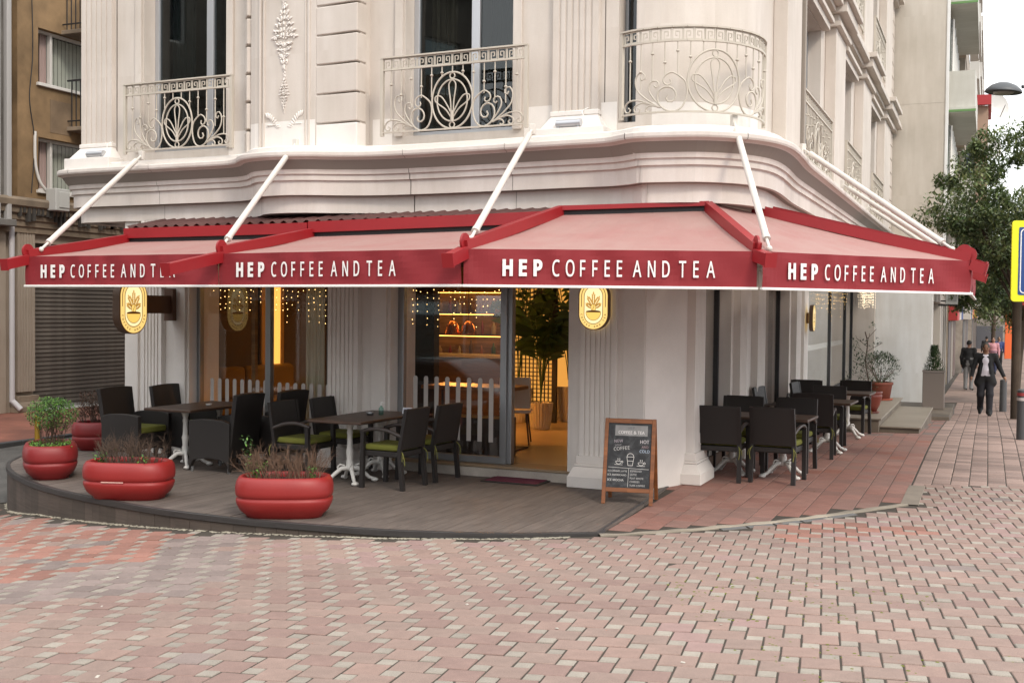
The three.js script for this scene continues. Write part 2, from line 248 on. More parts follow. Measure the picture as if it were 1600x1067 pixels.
// the pavement beside the building: long tiles in courses along the street
const pave = new THREE.Group(); pave.name = 'pavement'; scene.add(pave); struct(tag(pave, 'red brown tiled pavement under the tables on the right', 'pavement'));
{
  const tm = []; for (let k = 0; k < 6; k++) { const v = .78 + .08 * k; tm.push(mat([.335 * v, .165 * v + .012 * (k % 3), .13 * v + .012 * (k % 3)], .85, { map: T.grain, bumpMap: TB.grain, bumpScale: .001 })); } tm.push(mat([.2, .155, .135], .85, { map: T.grain }), mat([.36, .15, .105], .85, { map: T.grain }));
  const W = .222, L = .333, g0 = geoOf(stone(W - .008, L - .005, .05, .004)); const th = Math.atan2(.386, .922);
  const list = [];
  for (let i = -2; i < 26; i++) for (let j = -14; j < 60; j++) {
    const o = 2.33 - (i + .5) * W, s = j * L + (i % 2) * L / 2; // o from the building's side outward
    const p = sw(s, 0, o); if (o < -.25) continue; const x = p.x, z = p.z;
    if (x > edgeX(z) + .02 || z < -26 || inPoly(deckPoly, x, z)) continue;
    if (z > -12.3) { let kz = 9; for (let q = 0; q < kerbCurve.length - 1; q++) if (x >= kerbCurve[q][0] && x <= kerbCurve[q + 1][0]) kz = lerp(kerbCurve[q][1], kerbCurve[q + 1][1], (x - kerbCurve[q][0]) / (kerbCurve[q + 1][0] - kerbCurve[q][0])); if (kz > 5 || z > kz - .1) continue; }
    if (x < 1 && z > -11) { if (distTo([[.78, -10.32], [1.38, -11.78]], x, z) < .1) continue; }
    list.push([x, z]);
  }
  list.sort((a, b) => b[1] - a[1]); let n = 0; const rest = new Map();
  for (const [x, z] of list) {
    const k = fbm(n2, (x + 20) / 40, (z + 30) / 40, 16, 3), mt = k > .66 && rnd() < .5 ? tm[6] : rnd() < .06 ? tm[7] : tm[clamp(Math.round(lerp(0, 5, 1 - k) + rr(-1.3, 1.6)), 0, 5)];
    const q = new THREE.Quaternion().setFromEuler(new THREE.Euler(slope(x, z)[0] + rr(-.003, .003), -th + (rnd() < .5 ? Math.PI : 0), rr(-.003, .003))), y = gy(x, z) + rr(-.0012, .0012);
    if (n++ < 300) { const m = inst('tile', g0, mt, pave, x, y, z); m.quaternion.copy(q); } else { if (!rest.has(mt)) rest.set(mt, []); rest.get(mt).push(g0.clone().applyMatrix4(new THREE.Matrix4().compose(V(x, y, z), q, V(1, 1, 1)))); }
  }
  for (const [m, gs] of rest) mk('tile_field', gs, m, pave, { uv: true, kind: 'stuff' });
  console.log('tiles', list.length);
  // flush cement edging along the curve, with grey kerb stones in its middle
  const bl = [[-.015, -.05], [-.015, .006], [-.01, .01], [.065, .012], [.075, .006], [.075, -.05]];
  const strip = (C, prof, f) => { const g = sweep(C, prof); const p = g.attributes.position; for (let i = 0; i < p.count; i++) p.setY(i, p.getY(i) + gy(p.getX(i), p.getZ(i)) + (f ? f(p.getX(i), p.getZ(i)) : 0)); g.computeVertexNormals(); return g; };
  mk('cement_edging', strip(kerbCurve, bl, (x, z) => .004 * Math.sin(x * 17) + .003 * Math.sin(z * 31)), mat([.46, .41, .34], .95, { map: T.blotch, bumpMap: TB.grain, bumpScale: .004 }), pave);
  for (let k = 0; k < 5; k++) { const a = 11 + k * 2.6, seg = []; for (let q = 0; q <= 4; q++) { const t = (a + q * .6) / 30 * (kerbCurve.length - 1), i = Math.floor(t), f = t - i; if (i + 1 >= kerbCurve.length) break; seg.push([lerp(kerbCurve[i][0], kerbCurve[i + 1][0], f), lerp(kerbCurve[i][1], kerbCurve[i + 1][1], f)]); } if (seg.length > 2) mk('kerb_stone', strip(seg, [[.08, -.05], [.08, .004], [.14, -.002], [.15, -.05]]), mat([.2, .195, .19], .9, { map: T.grain }), pave); }
  mk('cement_edging', strip([[4.16, -12.02], [4.45, -12.72], [4.72, -13.36]], [[-.02, -.05], [-.02, .004], [.16, .006], [.17, -.05]]), mat([.36, .31, .26], .95, { map: T.blotch }), pave);
  // crumbled cement along the deck foot
  const cg = []; for (let i = 0; i < deckFront.length - 8; i++) { if (i < 3) continue; for (let k = 0; k < 26; k++) { const t = rnd(), x = lerp(deckFront[i][0], deckFront[i + 1][0], t) + rr(-.02, .05) * .6, z = lerp(deckFront[i][1], deckFront[i + 1][1], t) + rr(.0, .07), r = rr(.003, .012); cg.push(new THREE.IcosahedronGeometry(r, 0).scale(2, .45, 1.5).rotateY(rnd() * 6).translate(x, gy(x, z) - .002, z)); } }
  mk('crumbled_cement', cg, mat([.44, .4, .31], .95, { map: T.grain }), pave, { kind: 'stuff' });
}
{ // moss in the joints near the right, bits of litter
  const ms = []; for (let i = 0; i < 900; i++) { const x = rr(1.1, 3.0), z = rr(-8.4, -5.3), gn = fbm(n2, (x + 9) / 20, (z + 20) / 20, 30, 2); if (gn < .52) continue; ms.push(new THREE.IcosahedronGeometry(rr(.004, .011), 0).scale(1.4, .5, 1.4).translate(x, gy(x, z) - .003, z)); }
  struct(tag(mk('joint_moss', ms, mat([.12, .13, .02], .95)), 'yellow green moss in the paving joints at the lower right', 'moss')); scene.children[scene.children.length - 1].userData.kind = 'stuff';
  const lt = []; for (let i = 0; i < 24; i++) { const z = rr(-12.5, -5.6), x = rr(-.42, .46) * -z; if (inPoly(deckPoly, x, z)) continue; lt.push(new THREE.BoxGeometry(rr(.012, .035), .003, rr(.008, .02)).rotateY(rnd() * 6).rotateX(rr(-.2, .2)).translate(x, gy(x, z) + .004, z)); }
  const l = mk('paper_litter', lt, mat([.42, .39, .34], .85)); tag(l, 'scraps of pale paper litter scattered over the paving', 'litter', null, 'stuff');
  const lv = []; for (let i = 0; i < 26; i++) { const z = rr(-15, -9.5), x = i < 14 ? rr(-4.5, 3.5) : rr(2.5, 5); const y = (inPoly(deckPoly, x, z) ? DECK : gy(x, z)) + .006; if (z < -13.2 && x < 2) continue; const a = rnd() * 6.28, d = V(Math.cos(a), .12, Math.sin(a)), w = V(-Math.sin(a), .1, Math.cos(a)), p = V(x, y, z), L = rr(.03, .06); const q = (u, v) => { const r = p.clone().addScaledVector(d, u * L).addScaledVector(w, v * L * .4); return [r.x, r.y, r.z]; }; lv.push(G.quad(q(0, 0), q(.5, .5), q(1, 0), q(.5, -.5))); }
  tag(mk('fallen_leaves', lv, mat([.13, .075, .035], .9)), 'dry brown fallen leaves on deck and pavement', 'leaves', null, 'stuff');
}
// small setts of the street beyond
const street = new THREE.Group(); street.name = 'street'; scene.add(street); struct(tag(street, 'street of small pinkish setts leading away past the trees on the right', 'street'));
{
  const sm = []; for (let k = 0; k < 5; k++) { const v = .74 + .12 * k; sm.push(mat([.36 * v, .255 * v, .215 * v], .9, { map: T.grain })); } sm.push(mat([.4, .36, .3], .9, { map: T.grain }));
  const W = .205, L = .205, g0 = geoOf(stone(W - .008, L - .009, .04, .006)), by = new Map(); let n = 0, cnt = 0; const th = Math.atan2(.386, .922);
  for (let j = 0; j < 120; j++) for (let i = 0; i < 44; i++) {
    const o = 2.36 + (i + .5) * W, p = sw(-1.2 + j * L + (i % 2) * L / 2, 0, o), x = p.x, z = p.z; if (z < -33 || z > -13.3) continue; if (x / -z > .52 || x < edgeX(z) + .0) continue;
    const mt = i === 0 && z > -18 ? sm[5] : sm[clamp(Math.round(fbm(n1, (x + 20) / 40, (z + 40) / 40, 16, 3) * 6 - 1 + rr(-2.4, 2.4)), 0, 4)];
    const y = gy(x, z) + rr(-.002, .002), q = new THREE.Quaternion().setFromEuler(new THREE.Euler(slope(x, z)[0], -th, 0));
    if (n++ < 300) { const m = inst('sett', g0, mt, street, x, y, z); m.quaternion.copy(q); } else { if (!by.has(mt)) by.set(mt, []); by.get(mt).push(g0.clone().applyMatrix4(new THREE.Matrix4().compose(V(x, y, z), q, V(1, 1, 1)))); } cnt++;
  }
  for (const [m, gs] of by) mk('sett_field', gs, m, street, { uv: true, kind: 'stuff' });
  // the far run of the same paving, too far to tell the setts apart
  const far = []; const Z = [-32.9, -38, -46, -60, -100, -240]; for (let i = 0; i < Z.length - 1; i++) { const a = edgeX(Z[i]) - .5, b = edgeX(Z[i + 1]) - .5; far.push(G.quad([a, gy(0, Z[i]) + .004, Z[i]], [a + 14, gy(0, Z[i]) + .004, Z[i]], [b + 14, gy(0, Z[i + 1]) + .004, Z[i + 1]], [b, gy(0, Z[i + 1]) + .004, Z[i + 1]])); }
  mk('far_paving', far, mat([.36, .26, .22], .92, { map: T.blotch }), street);
}
// timber deck: planks run out from the building front
const deck = thing('timber_deck', 'grey brown timber terrace deck with curved front edge', 'deck', [0, 0, 0]);
{
  const clip = (P, nx, nz, c) => { const o = []; for (let i = 0; i < P.length; i++) { const a = P[i], b = P[(i + 1) % P.length], da = a[0] * nx + a[1] * nz - c, db = b[0] * nx + b[1] * nz - c; if (da >= 0) o.push(a); if ((da >= 0) !== (db >= 0)) { const t = da / (da - db); o.push([lerp(a[0], b[0], t), lerp(a[1], b[1], t)]); } } return o; };
  const ax = [Math.cos(R(25)), Math.sin(R(25))]; // along the front
  const inset = deckPoly.map((p) => p), dm = []; for (let k = 0; k < 6; k++) { const v = .93 + .028 * k; dm.push(mat([.178 * v, .148 * v, .13 * v], .78, { map: T.deck, bumpMap: deckB, bumpScale: .001 })); }
  const w = .146, s0 = -9.2; let k = 0;
  for (let s = s0; s < 3; s += w + .005, k++) {
    if (Math.abs(s + 2.09) < .08) s += .012; // the open seam
    const off = .725 * ax[0] - 13.3 * ax[1], c0 = off + s, c1 = c0 + w; let P = clip(clip(inset, ax[0], ax[1], c0), -ax[0], -ax[1], -c1); if (P.length < 3) continue;
    const g = G.prism(P, DECK - .028, DECK + rr(-.0012, .0008)), p = g.attributes.position, uv = new Float32Array(p.count * 2), jx = rnd() * 9; // grain runs along the plank
    for (let i = 0; i < p.count; i++) { const X = p.getX(i), Z = p.getZ(i); uv[i * 2] = -X * ax[1] + Z * ax[0] + jx; uv[i * 2 + 1] = X * ax[0] + Z * ax[1] + p.getY(i) + jx * 3; }
    g.setAttribute('uv', new THREE.BufferAttribute(uv, 2)); mk('plank', g, dm[rnd() * 6 | 0], deck, { uv: true });
  }
  const foot = deckFront.map(([x, z]) => gy(x, z));
  // curved fascia boards and the dark edge strip
  const fm = []; for (let q = 0; q < 4; q++) fm.push(mat([.1 + .012 * q, .08 + .009 * q, .066 + .008 * q], .75, { map: T.deck }));
  for (let i = 0; i < deckFront.length - 1; i++) { const [x, z] = deckFront[i], [X, Z] = deckFront[i + 1]; const n = Math.max(1, Math.round(Math.hypot(X - x, Z - z) / .1)); const a = foot[i] - .05, t = DECK - .035; if (t - a < .012) continue; for (let q = 0; q < 1; q++) { const dx = X - x, dz = Z - z, L = Math.hypot(dx, dz); mk('fascia_board', new THREE.BoxGeometry(L - .004, t - a, .02).rotateY(-Math.atan2(dz, dx)).translate((x + X) / 2 + dz / L * .004 * 0, (a + t) / 2, (z + Z) / 2 - .012), fm[i % 4], deck); } }
  const P2 = deckFront.slice().reverse(); // outward is toward the road
  const es = sweep(P2, [[-.03, DECK - .055], [.016, DECK - .055], [.02, DECK - .05], [.02, DECK + .002], [.014, DECK + .006], [-.03, DECK + .006]]);
  mk('edge_strip', es, mat([.055, .052, .052], .5, { map: T.deck }), deck);
  mk('end_strip', G.beam([.79, DECK - .02, -10.3], [1.87, DECK - .02, -13.26], .03, .05), mat([.055, .052, .052], .5), deck);
}
// ---------- the café building ----------
const cafe = thing('cafe_building', 'cream corner building with moulded cornice, iron balconies and a glazed ground floor café', 'building', [.725, 0, -13.3], R(-25));
const toF = (x, z) => { const v = V(x, 0, z).applyMatrix4(FI); return [v.x, v.z]; };
const S2 = (s, o) => { const v = V(s, 0, o).applyMatrix4(FS); return [v.x, v.z]; };
const cp = (name, gs, m, o = {}) => mk(name, gs, m, cafe, o);
const sp = (name, gs, m, o = {}) => mk(name, gs, m, cafe, { ...o, M: FS });
// wall with holes in a vertical plane: rect [x0,x1,y0,y1], holes the same, between z0 and z1
function holed([x0, x1, y0, y1], holes, z0, z1) {
  const s = new THREE.Shape([[x0, y0], [x1, y0], [x1, y1], [x0, y1]].map((p) => new THREE.Vector2(...p)));
  for (const [a, b, c, d] of holes) s.holes.push(new THREE.Path([[a, c], [a, d], [b, d], [b, c]].map((p) => new THREE.Vector2(...p))));
  return new THREE.ExtrudeGeometry(s, { depth: z1 - z0, bevelEnabled: false }).translate(0, 0, z0);
}
// fluted pilaster shaft, front face toward +z
function fluted(x0, x1, y0, y1, z0, z1, n, margin = .05, fw_ = .028, fd = .016) {
  const P = [[x0, z0], [x1, z0], [x1, z1]], w = x1 - x0 - 2 * margin;
  for (let i = n - 1; i >= 0; i--) { const c = x0 + margin + w * (i + .5) / n; P.push([c + fw_ / 2, z1], [c + fw_ * .3, z1 - fd], [c - fw_ * .3, z1 - fd], [c - fw_ / 2, z1]); }
  P.push([x0, z1]); return G.prism(P, y0, y1);
}
function plinth(x0, x1, y0, z0, z1, e = .0) { // stepped and splayed base below a shaft, grows outward downward
  const lay = (d, a, b) => G.rspan(x0 - d, x1 + d, y0 + a, y0 + b, z0, z1 + d, .008);
  const fr = (d0, d1, a, b) => { const q = (d, y) => [[x0 - d, y, z0], [x0 - d, y, z1 + d], [x1 + d, y, z1 + d], [x1 + d, y, z0]]; const A = q(d0, y0 + a), B = q(d1, y0 + b); return [0, 1, 2].map((i) => G.quad(A[i], A[i + 1], B[i + 1], B[i])); };
  return [lay(.11 + e, 0, .13), fr(.1 + e, .05 + e, .13, .235), lay(.05 + e, .235, .265), lay(.035 + e, .265, .36)];
}
function windowUnit(x0, x1, y0, y1, z, splits, fm, gm, Mx, o = {}) {
  const g = sub(o.name || 'window', cafe), fwd = o.fw || .06, dp = o.dp || .07, fr = [];
  const bars = [x0, ...splits, x1]; fr.push(G.rspan(x0, x1, y0, y0 + fwd, z - dp / 2, z + dp / 2, .006), G.rspan(x0, x1, y1 - fwd, y1, z - dp / 2, z + dp / 2, .006));
  bars.forEach((b, i) => { const h = i === 0 || i === bars.length - 1 ? fwd : fwd * (o.mid || 1.5), c = i === 0 ? b + h / 2 : i === bars.length - 1 ? b - h / 2 : b; fr.push(G.rspan(c - h / 2, c + h / 2, y0 + fwd, y1 - fwd, z - dp / 2 + .002, z + dp / 2 + .002, .006)); });
  mk('frame', fr, fm, g, { M: Mx });
  for (let i = 0; i < bars.length - 1; i++) mk('pane', G.span(bars[i] + fwd * .6, bars[i + 1] - fwd * .6, y0 + fwd * .6, y1 - fwd * .6, z - .003, z + .003), gm, g, { M: Mx });
  return g;
}
function curtain(x0, x1, y0, y1, z, n, amp, m, Mx) { const pos = [], K = n * 8; for (let i = 0; i < K; i++) { const f = (k) => { const t = k / K; return [lerp(x0, x1, t), z + amp * Math.sin(t * n * 6.283) + amp * .4 * Math.sin(t * n * 2.7 * 6.283 + 1)]; }; const [a, za] = f(i), [b, zb] = f(i + 1); pos.push(a, y0, za, b, y0, zb, b, y1, zb, a, y0, za, b, y1, zb, a, y1, za); } const g = new THREE.BufferGeometry(); g.setAttribute('position', new THREE.Float32BufferAttribute(pos, 3)); g.computeVertexNormals(); mk('curtain', g, m, cafe, { M: Mx }); }
const TOP = 10.6;
const FL2 = 3.35; // height of a storey above
{ // --- upper walls ---
  const holes = []; for (const k of [0, 1]) holes.push([-6.4, -4.97, 3.72 + k * FL2, 6.35 + k * FL2], [-2.22, -.76, 3.72 + k * FL2, 6.35 + k * FL2], [.56, .77, 3.72 + k * FL2, 6.35 + k * FL2]);
  cp('street_wall', holed([-7.55, .78, 3.0, TOP], holes, -.15, .15), M.wall);
  const arc = []; const C = [1.834, -13.83]; for (let i = 0; i <= 20; i++) { const a = R(115) + (R(115) - R(23)) * -i / 20; arc.push([C[0] + 1.1 * Math.cos(a), C[1] + 1.1 * Math.sin(a)]); }
  const arcF = arc.map(([x, z]) => toF(x, z));
  const aw = sweep(arcF, [[0, 3.0], [0, TOP]]); cp('corner_wall', [aw, sweep(arcF.slice().reverse(), [[.25, 3.0], [.25, TOP]])], M.wall);
  const sh = []; const SW = [[3.17, 5.65], [8.05, 10.0], [12.9, 15.0]]; for (const k of [0, 1]) for (const [a, b] of SW) sh.push([a, b, 3.72 + k * FL2, 6.1 + k * FL2]);
  sp('flank_wall', holed([.34, 19.4, 3.0, TOP], sh, .5, .8), M.wall);
  cp('flank_wall', G.span(-7.55, -7.3, 3.0, TOP, -12, -.15), M.wall);
  cp('rear_wall', G.span(-7.55, .3, -.6, TOP, -12.3, -12), M.wall);
  sp('end_wall', G.span(19.2, 19.45, -1.5, TOP, -9, .5), M.wall);
  const foot = [[-7.5, .1], [.78, .1], ...arcF, S2(.4, .75), S2(19.3, .75), S2(19.3, -8.8), [-7.5, -12.1]];
  const slab = (y0, y1) => G.prism(foot, y0, y1);
  cp('floor_slab', slab(2.8, 3.02), M.cornice); cp('floor_slab', slab(6.6, 6.85), M.cornice); cp('roof', slab(TOP - .2, TOP), M.cornice);
  // room partitions so that daylight does not pass right through
  cp('partition', [G.span(-7.3, 2, 3.02, TOP - .2, -3.3, -3.2), G.span(-3.7, -3.6, 3.02, TOP - .2, -3.2, -.15)], mat([.3, .26, .22], .9));
  sp('partition', [G.span(1, 19.2, 3.02, TOP - .2, -3, -2.9), G.span(6.8, 6.9, 3.02, TOP - .2, -2.9, .5), G.span(11.4, 11.5, 3.02, TOP - .2, -2.9, .5)], mat([.3, .26, .22], .9));
  const curM = mat([.06, .066, .06], .9, { map: T.cloth }), curB = mat([.2, .13, .085], .9, { map: T.cloth });
  for (const k of [0, 1]) {
    const y0 = 3.72 + k * FL2, y1 = 6.35 + k * FL2;
    windowUnit(-6.4, -4.97, y0, y1, -.1, [-5.43], M.aluLight, M.glassTint, null, { fw: .075 }); windowUnit(-2.22, -.76, y0, y1, -.1, [-1.36], M.aluLight, M.glassTint, null, { fw: .075 });
    windowUnit(.56, .77, y0, y1, -.1, [], M.alu, M.glassTint, null, { fw: .04 });
    curtain(-6.3, -5.9, y0, y1, -.32, 5, .025, curM); curtain(-5.75, -5.0, y0, y1, -.36, 8, .03, curM); curtain(-2.1, -1.75, y0, y1, -.32, 5, .03, curB); curtain(-1.3, -.82, y0, y1, -.4, 6, .03, curM);
    for (const [a, b] of SW) { windowUnit(a, b, y0, 6.1 + k * FL2, .56, [(a + b) / 2], M.alu, M.glassTint, FS, { fw: .07 }); curtain(a, a + .8, y0, 6.1 + k * FL2, .35, 6, .03, curM, FS); }
  }
  // architraves beside the windows, base band repainted white, pilasters
  for (const [a, b] of [[-6.4, -4.97], [-2.22, -.76]]) cp('architrave', [G.rspan(a - .13, a - .02, 3.72, 6.5, .15, .19, .006), G.rspan(b + .02, b + .13, 3.72, 6.5, .15, .19, .006), G.rspan(a - .13, b + .13, 6.37, 6.5, .15, .195, .006)], M.wall);
  for (const [a, b, t] of [[-4.93, -4.62, 3.93], [-2.68, -2.4, 3.95], [-.6, -.24, 3.97], [.36, .55, 3.96]]) cp('painted_base', G.span(a, b, 3.5, t, .1, .154), M.wallWhite);
  cp('painted_base', sweep(arcF.slice(2), [[.004, 3.5], [.004, 3.93]]), M.wallWhite);
  for (const [a, b, n] of [[-7.5, -6.93, 5], [-.22, .34, 6]]) {
    const p = sub('pilaster', cafe); mk('shaft', fluted(a, b, 3.86, TOP, .15, .215, n), M.wall, p);
    mk('base', [G.rspan(a - .12, b + .14, 3.5, 3.66, .1, .42, .01), G.rspan(a - .02, b + .02, 3.82, 3.88, .12, .24, .012), [0, 1, 2].map((i) => { const q = [[a - .09, 3.66, .15], [a - .09, 3.66, .36], [b + .11, 3.66, .36], [b + .11, 3.66, .15]], t = [[a, 3.83, .15], [a, 3.83, .22], [b, 3.83, .22], [b, 3.83, .15]]; return G.quad(q[i], q[i + 1], t[i + 1], t[i]); })], M.wallWhite, p);
  }
  cp('wall_crack_joint', [G.span(-6.9, -6.885, 3.5, TOP, .14, .153), G.span(.395, .405, 3.9, TOP, .14, .153)], mat([.12, .1, .085], .95));
  // projecting bay with quoins
  const bay = [[-4.68, .12], [-4.62, .16], [-4.55, .2], [-4.47, .28], [-4.4, .36], [-4.3, .4], [-3.85, .425], [-3.36, .415], [-3.34, .405], [-2.73, .37], [-2.73, .12]];
  cp('bay', G.prism(bay, 3.02, TOP), M.wall);
  cp('bay_painted_base', sweep(bay.slice(4, 8), [[.004, 3.5], [.004, 3.96]]), M.wallWhite);
  for (let i = 0; i < 19; i++) { const y = 3.53 + i * .365; if (y > TOP - .4) break; const w = i === 0 ? M.wallWhite : M.wall; mk('quoin', new RoundedBoxGeometry(.63, .345, .2, 2, .015).rotateY(R(-3.2)).translate(-3.03, y + .18, .34), w, cafe); mk('quoin', new RoundedBoxGeometry(.2, .335, .12, 2, .02).rotateY(R(-45)).translate(-4.5, y + .18, .25), M.wall, cafe); }
  cp('panel_moulding', [G.rspan(-4.22, -4.19, 3.6, 9.8, .4, .445, .008), G.rspan(-4.16, -4.14, 3.6, 9.8, .4, .435, .006), G.rspan(-3.47, -3.44, 3.6, 9.8, .4, .44, .008), G.rspan(-3.52, -3.5, 3.6, 9.8, .4, .434, .006)], M.wall);
  // plaster relief: a lozenge of leaves, a smaller drop and two corner sprigs
  const petal = (x, y, a, l, w, z = .43) => new THREE.SphereGeometry(1, 7, 5).scale(w, l, .014).translate(0, l * .8, 0).rotateZ(a).translate(x, y, z);
  const orn = []; for (let r = -5; r <= 5; r++) { const y = r * .072, w = .15 * (1 - Math.abs(r) / 5.6); const n = Math.max(1, Math.round(w / .04)); for (let i = -n; i <= n; i++) orn.push(petal(i * w / n, y, -i * .45 + (r < 0 ? Math.PI : 0) + rr(-.3, .3), .034, .016, .43 + rr(0, .012)), G.sph(.012, i * w / n + rr(-.01, .01), y + rr(-.02, .02), .445, 6)); }
  for (const s of [-1, 1]) for (let i = 0; i < 6; i++) orn.push(petal(0, s * (.36 + i * .022), (i % 2 ? .5 : -.5) + (s < 0 ? Math.PI : 0), .022, .01));
  const orn2 = orn.map((g) => g.clone().translate(0, 0, -.43).scale(.42, .48, 1).translate(0, 0, .43));
  for (const [dy, list] of [[5.02, orn], [4.3, orn2], [8.4, orn], [7.65, orn2], [5.58, orn2]]) mk('plaster_ornament', list.map((g) => g.clone().translate(-3.83, dy, -.005)), M.wallWhite, cafe);
  for (const [x, sg] of [[-4.02, 1], [-3.64, -1]]) { const L = []; for (let i = 0; i < 9; i++) L.push(petal(sg * -.07 + sg * i * .018, -.05 + .07 * Math.cos(i * .35), sg * (.4 - i * .22), .04, .014)); L.push(G.rspan(-.08, .08, -.085, -.07, .415, .44, .004)); mk('corner_ornament', L.map((g) => g.clone().translate(x, 4.0, -.005)), M.wallWhite, cafe); }
  // side windows: pilasters with capitals, sills, lintel cornices
  for (const [a, b] of [[1.2, 2.63], [5.98, 7.6], [10.4, 12.3], [15.4, 17.4]]) for (const k of [0, 1]) { const p = sub('pilaster', cafe); const y0 = 3.53 + k * FL2; mk('shaft', G.rspan(a + .15, b - .15, y0, y0 + 2.72, .8, .98, .012), M.wall, p, { M: FS }); mk('capital', [G.rspan(a + .05, b - .05, y0 + 2.72, y0 + 2.8, .8, 1.06, .01), G.rspan(a + .1, b - .1, y0 + 2.8, y0 + 2.92, .8, 1.02, .01), G.rspan(a, b, y0 + 2.92, y0 + 3.1, .8, 1.16, .015), G.rspan(a - .06, b + .06, y0 + 3.1, y0 + 3.2, .8, 1.24, .01)], M.wall, p, { M: FS }); }
  for (const k of [0, 1]) { sp('string_course', [G.rspan(.4, 19.4, 6.47 + k * FL2, 6.55 + k * FL2, .8, .98, .01), G.rspan(.4, 19.4, 6.55 + k * FL2, 6.68 + k * FL2, .8, 1.1, .015)], M.wall); for (const [a, b] of SW) sp('window_hood', [G.rspan(a - .15, b + .15, 6.12 + k * FL2, 6.24 + k * FL2, .8, .92, .01), G.rspan(a - .2, b + .2, 6.24 + k * FL2, 6.32 + k * FL2, .8, .98, .01)], M.wall); }
  sp('corner_trim', G.rspan(2.66, 3.12, 3.53, TOP, .8, .86, .01), M.wallWhite);
  for (let i = 0; i < 19; i++) sp('quoin', G.rspan(18.7, 19.46, 3.55 + i * .365, 3.89 + i * .365, .78, .86, .012), M.wall);

  // --- moulded cornice above the ground floor, in cast lengths ---
  const cl = []; // plan of its outer top edge
  for (const p of [[-7.95, -6], [-7.95, -3], [-7.95, -.2], [-7.93, .12], [-7.82, .33], [-7.6, .46], [-7.3, .5], [-6.4, .5], [-5.6, .5], [-4.95, .5], [-4.74, .505], [-4.58, .53], [-4.42, .62], [-4.27, .76], [-4.1, .88], [-3.85, .95], [-3.55, .96], [-3.2, .87], [-2.88, .71], [-2.5, .58], [-2.1, .535], [-1.4, .53], [-.6, .55], [.1, .58], [.6, .6]]) cl.push(p);
  for (const p of [[1.25, -12.18], [1.6, -12.05], [1.95, -11.99], [2.3, -12.06], [2.62, -12.22], [2.88, -12.46], [3.08, -12.76], [3.24, -13.1], [3.4, -13.5]]) cl.push(toF(...p));
  for (const s of [1.6, 3, 5, 7, 9, 11, 13, 15, 17, 19.5]) cl.push(S2(s, 1.24));
  const dense = new THREE.CatmullRomCurve3(cl.map((p) => V(p[0], 0, p[1])), false, 'centripetal').getSpacedPoints(330).map((v) => [v.x, v.z]);
  const prof = [[-.75, 2.775], [-.3, 2.775], [-.3, 2.97], [-.285, 2.985], [-.2, 2.985], [-.2, 3.15], [-.19, 3.165], [-.17, 3.165], [-.17, 3.225], [-.16, 3.238], [-.145, 3.238], [-.14, 3.27], [-.12, 3.32], [-.085, 3.37], [-.04, 3.41], [-.012, 3.425], [.012, 3.43], [.022, 3.45], [.022, 3.485], [.01, 3.5], [-.08, 3.512], [-.8, 3.53]];
  const gap = .006; let i0 = 0, len = 0, k = 0; const lens = [2.4, 1.35, 1.5, 1.25, 1.4, 1.6];
  for (let i = 1; i < dense.length; i++) { len += Math.hypot(dense[i][0] - dense[i - 1][0], dense[i][1] - dense[i - 1][1]); if (len > lens[k % 6] || i === dense.length - 1) { const seg = dense.slice(i0, i + 1); if (i < dense.length - 1) { const [a, b] = [seg[seg.length - 2], seg[seg.length - 1]], L = Math.hypot(b[0] - a[0], b[1] - a[1]), t = 1 - gap / L; seg[seg.length - 1] = [lerp(a[0], b[0], t), lerp(a[1], b[1], t)]; } cp('cornice_block', sweep(seg, prof), M.cornice); i0 = i; len = 0; k++; } }
  cp('cornice_core', sweep(dense, [[-.76, 2.782], [-.32, 2.782], [-.32, 2.97], [-.22, 2.99], [-.22, 3.15], [-.17, 3.24], [-.05, 3.4], [-.02, 3.48], [-.8, 3.52]]), mat([.25, .22, .19], .95));
  cp('ledge', [sweep(dense.slice(8), [[-.11, 3.5], [-.11, 3.565], [-.13, 3.58], [-.5, 3.6]])], M.wallWhite);
}
